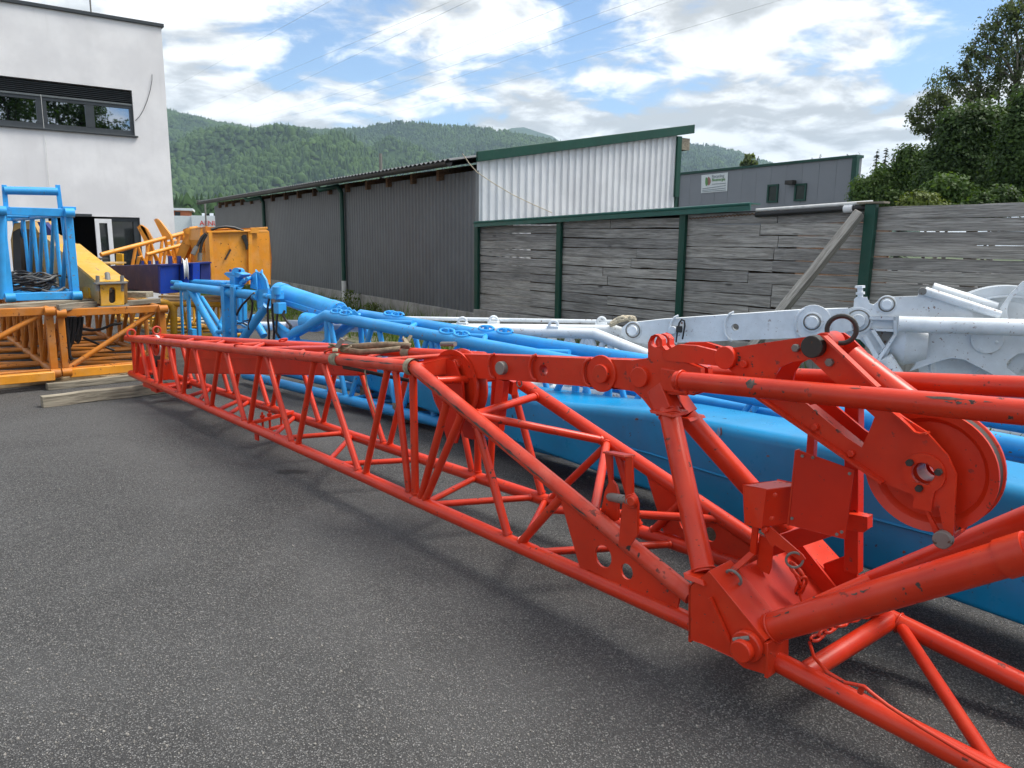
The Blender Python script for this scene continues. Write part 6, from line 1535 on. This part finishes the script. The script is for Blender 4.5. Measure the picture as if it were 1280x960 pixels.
# orange turntable housing
oc = aty(290, 352, 12.4)
od = thing('orange_housing', 'big orange steel housing with flanged edges and a dark irregular patch', 'machine part', (oc.x, oc.y, zl2))
DF = Frame((aty(262, 352, 12.2).x, aty(262, 352, 12.2).y), -39.4)
dfx = lambda x, y, u=0.0: DF.Ux(x, y, u)
fr_px = [(262, 291.5), (312, 289.5), (320, 290), (321, 297), (320, 299), (323.5, 320), (328, 327), (329.5, 354), (265, 357)]
MB().plate([dfx(*p) for p in fr_px], DF.u*.05).obj('front_plate', ORANGE, od, smooth=0, bevel=.01)
MB().plate([dfx(x, y, .8) for x, y in [(252, 287), (312, 286), (318, 290), (322, 322), (320, 352), (256, 352)]], DF.u*1.2).obj('housing', ORANGE, od, smooth=0, bevel=.02)
MB().plate([dfx(258, 290, .02), dfx(262, 290, .02), dfx(266, 357, .02), dfx(262, 357, .02)], DF.u*.22).obj('flange', ORANGE, od, smooth=0, bevel=.006)
MB().plate([dfx(309.5, 290, -.04), dfx(314, 290, -.04), dfx(315, 354, -.04), dfx(310.5, 355, -.04)], DF.u*.06).obj('flange', ORANGE, od, smooth=0, bevel=.006)
beam('top_flange', dfx(257, 290, .0), dfx(322, 288.5, .0), .14, .03, ORANGE, od, up=(0, 0, 1), bevel=.005)
MB().plate([dfx(x, y, -.06) for x, y in [(301.5, 296), (304, 293.3), (308, 293.5), (308.5, 298), (310, 304), (309.5, 311), (307.5, 312.5), (306.5, 306), (303.5, 299)]], DF.u*.02).obj('dark_patch', RUBBER, od, smooth=0)
MB().plate([dfx(x, y, -.05) for x, y in [(287.5, 311), (289, 312.5), (282, 325), (280.5, 324)]], DF.u*.02).obj('slot', DARKSTEEL, od, smooth=0)
beam('handle', dfx(287, 309, -.06), dfx(290, 309.8, -.06), .03, .03, ORANGE, od)
for dy in (0, 4.6): beam('prong', dfx(313, 286+dy*.9, -.05), dfx(334, 285+dy, -.05), .05, .035, ORANGE, od, up=(0, 0, 1), bevel=.005)
MB().plate([dfx(x, y, -.05) for x, y in [(311, 289.5), (316, 285), (322, 284.3), (322, 291), (312, 291)]], DF.u*.06).obj('prong_root', ORANGE, od, smooth=0, bevel=.005)
MB().box(dfx(260.5, 287.5, .02), DF.v*.07, DF.u*.07, (0, 0, .05)).obj('corner_lug', BROWNOR, od, smooth=0, bevel=.006)
MB().plate([DF.Ux(x, y, .6) for x, y in [(244, 285), (252, 284), (262, 291), (262, 352), (254, 352), (250, 318), (243, 300)]], DF.u*.5).obj('side_shell', ORANGE, od, smooth=0, bevel=.02)
for pts in ([(264, 287), (272, 284.5), (282, 283.2), (293, 284.6), (304, 288.5)], [(257, 292), (252, 297), (249, 303), (246, 309)], [(258, 293), (253, 302), (251, 310), (250, 318)]):
    MB().poly([dfx(x, y, -.05) for x, y in pts], .022, 8).obj('hose', RUBBER, od, smooth=70)
for x0_, y0_, x1_, y1_ in ((246, 308, 241, 318), (250, 316, 249.5, 326)): MB().tube(dfx(x0_, y0_, -.05), dfx(x1_, y1_, -.05), .035, 10).obj('hose_fitting', STEEL, od)
beam('strap_bar', dfx(250, 340, .1), dfx(262, 349, .1), .05, .05, DARKSTEEL, od)
# yellow pipe section under the navy box
yp = atz(217, 423, .05); PF = Frame((yp.x, yp.y), -39.4)
ypr = thing('yellow_pipe_section', 'yellow pipe lattice section supporting boards under the orange housing', 'lattice section', (yp.x, yp.y, 0))
pfx = lambda x, y, u=0.0: PF.Ux(x, y, u)
MB().poly([pfx(196, 377), pfx(207, 378.5), pfx(214, 382), pfx(217, 389), pfx(217.5, 424)], .055, 14).obj('bent_pipe', YELLOW, ypr, smooth=60)
strut('pipe', pfx(200, 380), pfx(290, 381), .045, YELLOW, ypr, 12); strut('pipe', pfx(214, 421), pfx(300, 418), .045, YELLOW, ypr, 12)
strut('pipe', pfx(288, 380), pfx(290, 419), .05, YELLOW, ypr, 12)
for i, x in enumerate((228, 244, 260, 276)): strut('brace', pfx(x, 383, .05), pfx(x+9, 419, .05), .022, YELLOW, ypr, 8)
P0, P1 = pfx(217, 384), pfx(217.5, 421)
for P in (P0, P1, pfx(290, 381), pfx(290, 418)): strut('pipe', P, P+Vector(PF.u)*4.2, .045, YELLOW, ypr, 12)
for k_ in range(6):
    for P, Q in ((P0, P1), (pfx(290, 381), pfx(290, 418))): strut('brace', P+Vector(PF.u)*(.7*k_+.1), Q+Vector(PF.u)*(.7*k_+.6), .024, YELLOW, ypr, 8); strut('brace', P+Vector(PF.u)*(.7*k_+.7), Q+Vector(PF.u)*(.7*k_+.65), .024, YELLOW, ypr, 8)
    strut('brace', P1+Vector(PF.u)*.7*k_, pfx(290, 418)+Vector(PF.u)*.7*k_, .024, YELLOW, ypr, 8)
zb4 = P0.z+.05
topbeam((196, 377), (282, 378), zb4, .035, .30, 'pale sawn board lying across the yellow pipe section', NEWWOOD)
topbeam((198, 372.5), (280, 374), zb4+.04, .035, .30, 'upper pale sawn board directly under the navy box section', NEWWOOD)
tag(MB().box(aty(170, 368, 9.9), (.17, .02, 0), (0, .1, 0), (0, 0, .035)).obj('timber_block', OLDWOOD, None, smooth=0, bevel=.005), 'short grey block wedged under the navy box section', 'timber')
wb = MB().box(aty(282, 281.5, 18.0), (.20, .0, 0), (0, .02, 0), (0, 0, .085))
# stray scraps on the ground behind the blue end frame
for i, (x, y) in enumerate([(243, 402), (255, 398), (236, 410)]):
    p = atz(x, y, .02); tag(MB().box(p, (.28, .08, 0), (-.04, .07, 0), (0, 0, .012)).obj('scrap_sheet', GREYPL if i < 2 else STEEL, None, smooth=0), ['pale scrap sheet on the ground behind the blue end frame', 'second pale scrap sheet lying nearer the shed wall', 'dull grey scrap sheet closest to the yellow pipe'][i], 'scrap')
# ================================================================== TREES
BARK = plain('bark', (.085, .07, .055), .95, .35, 6, .02)
PALEBARK = plain('pale_bark', (.22, .20, .17), .9, .35, 6, .01)
def tree(label, base, h, crown, leaves, size, mat, bark=BARK, trunk_r=.16, seed=0, group=None, conifer=False, name='broadleaf_tree', clmin=.0, branch=True):
    """crown: list of (dx, dy, z, rx, ry, rz) foliage masses around the trunk."""
    r = np.random.default_rng(seed); rp = random.Random(seed)
    root = thing(name, label, 'tree', base, group); base = Vector(base)
    top = max(c[2]+c[5]*.5 for c in crown); mb = MB()
    pts = [base+Vector((math.sin(i*1.7+seed)*.12*h*.05*i, math.cos(i*1.3+seed)*.1*h*.04*i, top*i/7)) for i in range(8)]
    mb.poly(pts, trunk_r, 9, True, trunk_r*.22)
    V = []; T = []; areas = np.array([c[3]*c[4]+c[4]*c[5]+c[3]*c[5] for c in crown]); cnt = (leaves*areas/areas.sum()).astype(int)
    for (dx, dy, z, rx, ry, rz), n in zip(crown, cnt):
        c = base+Vector((dx, dy, z))
        tz = min(max(z-rz*1.1, h*.12), top*.85); k = int(7*tz/top); a = pts[min(k, 7)]
        mid = a*.5+c*.5+Vector((rp.uniform(-.3, .3), rp.uniform(-.3, .3), -rz*.25))
        if branch: mb.poly([a, mid, c, c+Vector((rp.uniform(-.3, .3)*rx, rp.uniform(-.3, .3)*ry, rz*.7))], trunk_r*.34, 6, True, trunk_r*.07)
        ncl = max(6, int(n/46)); 
        c = c+Vector((0, 0, rp.uniform(-.1, .1)*rz)); d = r.normal(size=(ncl, 3)); d /= np.linalg.norm(d, axis=1)[:, None]; rad = r.random(ncl)**.42
        C = d*rad[:, None]*np.array([rx, ry, rz])
        if branch:
            for q in C[::max(1, ncl//7)]:
                mb.poly([c*.8+mid*.2, c+Vector(q.tolist())*.6, c+Vector(q.tolist())*1.05], trunk_r*.13, 5, True, trunk_r*.03)
        per = max(4, int(n/ncl)); clr = np.maximum(min(rx, ry, rz)*r.uniform(.16, .36, ncl), clmin*r.uniform(.6, 1.2, ncl))
        P = (C[:, None, :]+np.clip(r.normal(size=(ncl, per, 3)), -1.9, 1.9)*clr[:, None, None]*np.array([1, 1, .7])).reshape(-1, 3)
        m = len(P); s = size*r.uniform(.6, 1.4, m)
        nrm = P/np.array([rx, ry, rz])+r.normal(size=(m, 3))*.7+np.array([0, 0, .5]); nrm /= np.linalg.norm(nrm, axis=1)[:, None]
        t1 = np.cross(nrm, r.normal(size=(m, 3))); t1 /= np.linalg.norm(t1, axis=1)[:, None]+1e-9; t2 = np.cross(nrm, t1)
        P = P+np.array(c)
        quad = np.stack([P-t1*s[:, None]*.62, P+t2*s[:, None]*.36+t1*s[:, None]*.05, P+t1*s[:, None]*.66, P-t2*s[:, None]*.36-t1*s[:, None]*.02], 1)
        V.append(quad.reshape(-1, 3)); cl_t = np.repeat(r.random(ncl), per); T.append(np.repeat(np.clip(cl_t*.7+r.random(m)*.3, 0, 1), 4))
    V = np.concatenate(V); T = np.concatenate(T); Fq = np.arange(len(V)).reshape(-1, 4)
    mb.obj('trunk', bark, root, smooth=60)
    fast_mesh('crown', V, Fq, mat, root, tint=T)
    return root
LEAF_DK = leaf_mat('dark_leaves', (.026, .060, .015), (.085, .15, .034), .42)
LEAF_MD = leaf_mat('mid_leaves', (.038, .088, .018), (.12, .20, .042), .42)
LEAF_YG = leaf_mat('yellow_green_leaves', (.06, .10, .018), (.17, .21, .04), .35)
LEAF_GY = leaf_mat('grey_green_leaves', (.06, .09, .042), (.15, .20, .09), .5)
NEEDLE = leaf_mat('conifer_needles', (.012, .032, .016), (.035, .07, .03), .15)
def at_px(x, Y): p = aty(x, 300, Y); return (p.x, p.y, 0)
def blob(base, x, y, Y, rpx, rpy, depth=None):
    p = aty(x, y, Y); k = Y/FPX; return (p.x-base[0], p.y-base[1], p.z, rpx*k, (depth or rpx*k), rpy*k)
def pxtree(label, x, Y, blobs, leaves, size, mat, **kw):
    b = at_px(x, Y); cr = [blob(b, *bb[:2], Y+(bb[4] if len(bb) > 4 else 0), bb[2], bb[3]) for bb in blobs]
    h = max(c[2]+c[5] for c in cr); return tree(label, b, h, cr, leaves, size, mat, **kw)
pxtree('tall airy tree with a pale open crown rising above the dark trees', 1240, 29,
       [(1262, 10, 7, 20), (1278, 4, 8, 20), (1246, 26, 5, 16), (1228, 44, 4, 14), (1268, 30, 7, 22), (1256, 52, 8, 24), (1240, 48, 5, 18), (1232, 70, 8, 22), (1216, 62, 5, 16), (1206, 86, 8, 22), (1222, 98, 9, 20), (1250, 90, 9, 24), (1276, 70, 8, 26), (1194, 112, 7, 18), (1238, 118, 10, 16), (1266, 112, 9, 20), (1290, 40, 10, 30), (1300, 80, 12, 30), (1184, 92, 4, 12), (1212, 122, 9, 16)], 11000, .085, LEAF_GY, bark=PALEBARK, trunk_r=.13, seed=5, clmin=.17, name='airy_tree')
pxtree('slender airy tree leaning out over the conifers at the edge of the wood', 1170, 31,
       [(1148, 140, 5, 14), (1160, 128, 6, 18), (1170, 112, 6, 16), (1178, 128, 7, 20), (1166, 152, 8, 18), (1150, 160, 6, 12), (1186, 146, 8, 18), (1176, 172, 10, 16), (1139, 146, 4, 8)], 4600, .085, LEAF_GY, bark=PALEBARK, trunk_r=.10, seed=6, clmin=.16, name='airy_tree')
pxtree('big dark broadleaf tree filling the gap beside the tall airy tree', 1215, 27,
       [(1222, 158, 22, 28), (1200, 172, 20, 28), (1246, 165, 22, 32), (1182, 200, 20, 28), (1214, 205, 26, 30), (1244, 210, 28, 32), (1166, 226, 16, 22), (1200, 238, 26, 24), (1190, 150, 9, 14)], 60000, .095, LEAF_DK, trunk_r=.25, seed=7, clmin=.2)
pxtree('very dark tree standing at the end of the plank fence', 1296, 22,
       [(1272, 165, 14, 34), (1296, 150, 24, 40), (1270, 205, 20, 34), (1300, 215, 36, 44), (1274, 238, 22, 22), (1284, 128, 9, 18)], 42000, .085, LEAF_DK, trunk_r=.28, seed=8, clmin=.17)
pxtree('mid green bushy tree behind the corner of the grey hall', 1108, 31,
       [(1090, 238, 12, 18), (1110, 234, 12, 20), (1134, 214, 13, 30), (1080, 252, 11, 14), (1148, 222, 14, 30), (1108, 250, 22, 18), (1076, 236, 5, 12), (1138, 246, 18, 18), (1102, 218, 5, 10), (1158, 205, 8, 22)], 40000, .10, LEAF_MD, trunk_r=.16, seed=9, clmin=.2)
pxtree('yellow green bush just above the plank fence', 1156, 21, [(1150, 256, 20, 14), (1166, 262, 18, 12), (1138, 262, 12, 12)], 11000, .075, LEAF_YG, trunk_r=.07, seed=10, name='leafy_bush')
pxtree('bright green maple bush beside the yellow green one', 1182, 22, [(1184, 242, 22, 20), (1200, 252, 18, 18), (1170, 246, 12, 14)], 11000, .10, LEAF_MD, trunk_r=.08, seed=11, name='leafy_bush')
pxtree('low dark bush behind the fence under the big dark tree', 1232, 20, [(1226, 256, 20, 14), (1250, 254, 22, 16), (1205, 262, 12, 10)], 11000, .075, LEAF_DK, trunk_r=.07, seed=12, name='leafy_bush')
def conifer(label, x, ytop, ybot, Y, wpx, seed, group=None):
    r = np.random.default_rng(seed); b = at_px(x, Y); zt_ = aty(x, ytop, Y).z; W_ = wpx*Y/FPX
    root = thing('conifer_tree', label, 'tree', b, group); base = np.array(b)
    MB().tube(b, (b[0], b[1], zt_*.97), .16, 7, .02).obj('trunk', BARK, root)
    n = 150; k = np.sort(r.random(n)); V = []; T = []
    for t in k:
        z = zt_*(.12+.88*t); R_ = W_*(1-t)**.85*r.uniform(.65, 1.1)+.08; an = r.uniform(0, 6.283); d = np.array([math.cos(an), math.sin(an), -.28-.15*r.random()]); s = np.array([-math.sin(an), math.cos(an), 0])
        m = 14; q = np.linspace(.12, 1, m); P = base+np.array([0, 0, z])+d*R_*q[:, None]
        for sg in (-1, 1):
            l_ = (.30*R_*(1.05-q)+.07)*r.uniform(.7, 1.3, m)
            tip = P+sg*s*l_[:, None]+d*.35*l_[:, None]+np.array([0, 0, -.25])*l_[:, None]
            wv_ = d*.10*R_+np.array([0, 0, .03]); V.append(np.stack([P-wv_*.5, P+wv_*.6, tip], 1).reshape(-1, 3)); T.append(np.full(m*3, r.random()))
    V = np.concatenate(V); fast_mesh('crown', V, np.arange(len(V)).reshape(-1, 3), NEEDLE, root, tint=np.concatenate(T)); return root
for i, (x, yt, Y, w_, lab) in enumerate([(1086, 186, 44, 13, 'leftmost of three small dark conifers beside the grey hall'), (1097, 184, 46, 11, 'middle one of three small dark conifers beside the grey hall'), (1122, 179, 42, 22, 'widest of the small dark conifers beside the grey hall')]):
    conifer(lab, x, yt, 262, Y, w_, 40+i, 'conifers beside the grey hall')
for i, (x, yt, w_) in enumerate([(1017, 193, 8), (1007, 197, 5), (1032, 196, 5), (1050, 192, 6), (1064, 190, 6), (983, 203, 6)]):
    conifer(['tallest conifer tip showing over the hall roof', 'thin conifer tip close to the tallest one over the hall roof', 'low conifer tip midway along the hall roof', 'conifer tip over the hall roof, second from its corner', 'conifer tip closest to the corner of the hall roof', 'conifer tip farthest from the corner of the hall roof'][i], x, yt, 240, 95, w_, 60+i, 'conifer tips over the hall roof')
pxtree('pale green treetop showing over the hall roof near the banner', 936, 70, [(936, 200, 7, 9), (930, 206, 5, 6), (942, 206, 6, 6)], 420, .3, LEAF_GY, trunk_r=.15, seed=21, branch=False)
# trees on the other side of the yard, mirrored in the office windows
for i, (x, y, h, lab) in enumerate([(17.5, -14, 15, 'tall tree across the yard, mirrored in the office pane farthest from the corner'), (22.5, -15, 15, 'rounder tree across the yard, mirrored in the middle office window pane'), (26, -14, 12.3, 'shorter tree across the yard, mirrored in the last office window pane')]):
    rr2 = random.Random(70+i); cr = [(rr2.uniform(-1.9, 1.9)*(1 if i < 2 else .6), rr2.uniform(-1.5, 1.5), h*rr2.uniform(.35, .92), 1.7, 1.7, 1.7) for _ in range(11)]
    tree(lab, (x, y, 0), h, cr, 9000, .22, LEAF_DK, seed=80+i, trunk_r=.2)
# weeds along the shed plinth
wr_ = random.Random(31)
for i, (x, y, lab) in enumerate([(437, 376, 'tall weed at the foot of the white pipe shoe'), (466, 384, 'weed sprouting from the shed plinth'), (415, 372, 'small weed by the shed plinth behind the cylinder')]):
    b = SH.V(x, y, -.35); n_ = 260; V = []; T = []
    base_ = Vector((b.x, b.y, 0)); root = thing('weed_plant', lab, 'plant', base_)
    r = np.random.default_rng(90+i); hgt = [.5, .3, .22][i]
    MB().poly([base_, base_+Vector((.03, .02, hgt*.5)), base_+Vector((.0, .05, hgt))], .008, 5).obj('stem', GRASS, root)
    P = np.array(base_)+np.stack([r.normal(0, .09, n_), r.normal(0, .09, n_), r.random(n_)*hgt], 1); t1 = r.normal(size=(n_, 3))*.022; t2 = r.normal(size=(n_, 3))*.012
    V = np.stack([P-t1, P+t2, P+t1, P-t2], 1).reshape(-1, 3); fast_mesh('leaves', V, np.arange(4*n_).reshape(-1, 4), LEAF_YG, root, tint=np.repeat(r.random(n_), 4))
# ================================================================== AIR
hm, ht = newmat('air_haze')
pv = ht.node('ShaderNodeVolumePrincipled', {'Color': (.60, .80, 1.0, 1), 'Density': 0.00011, 'Anisotropy': .0})
ht.l.new(pv.outputs[0], ht.node('ShaderNodeOutputMaterial').inputs['Volume'])
hz_ = MB().box((0, 2750, 395), (6000, 0, 0), (0, 3550, 0), (0, 0, 396.2)).obj('haze', hm, None, smooth=0); tag(hz_, 'thin pale summer haze over the valley', kind='stuff')
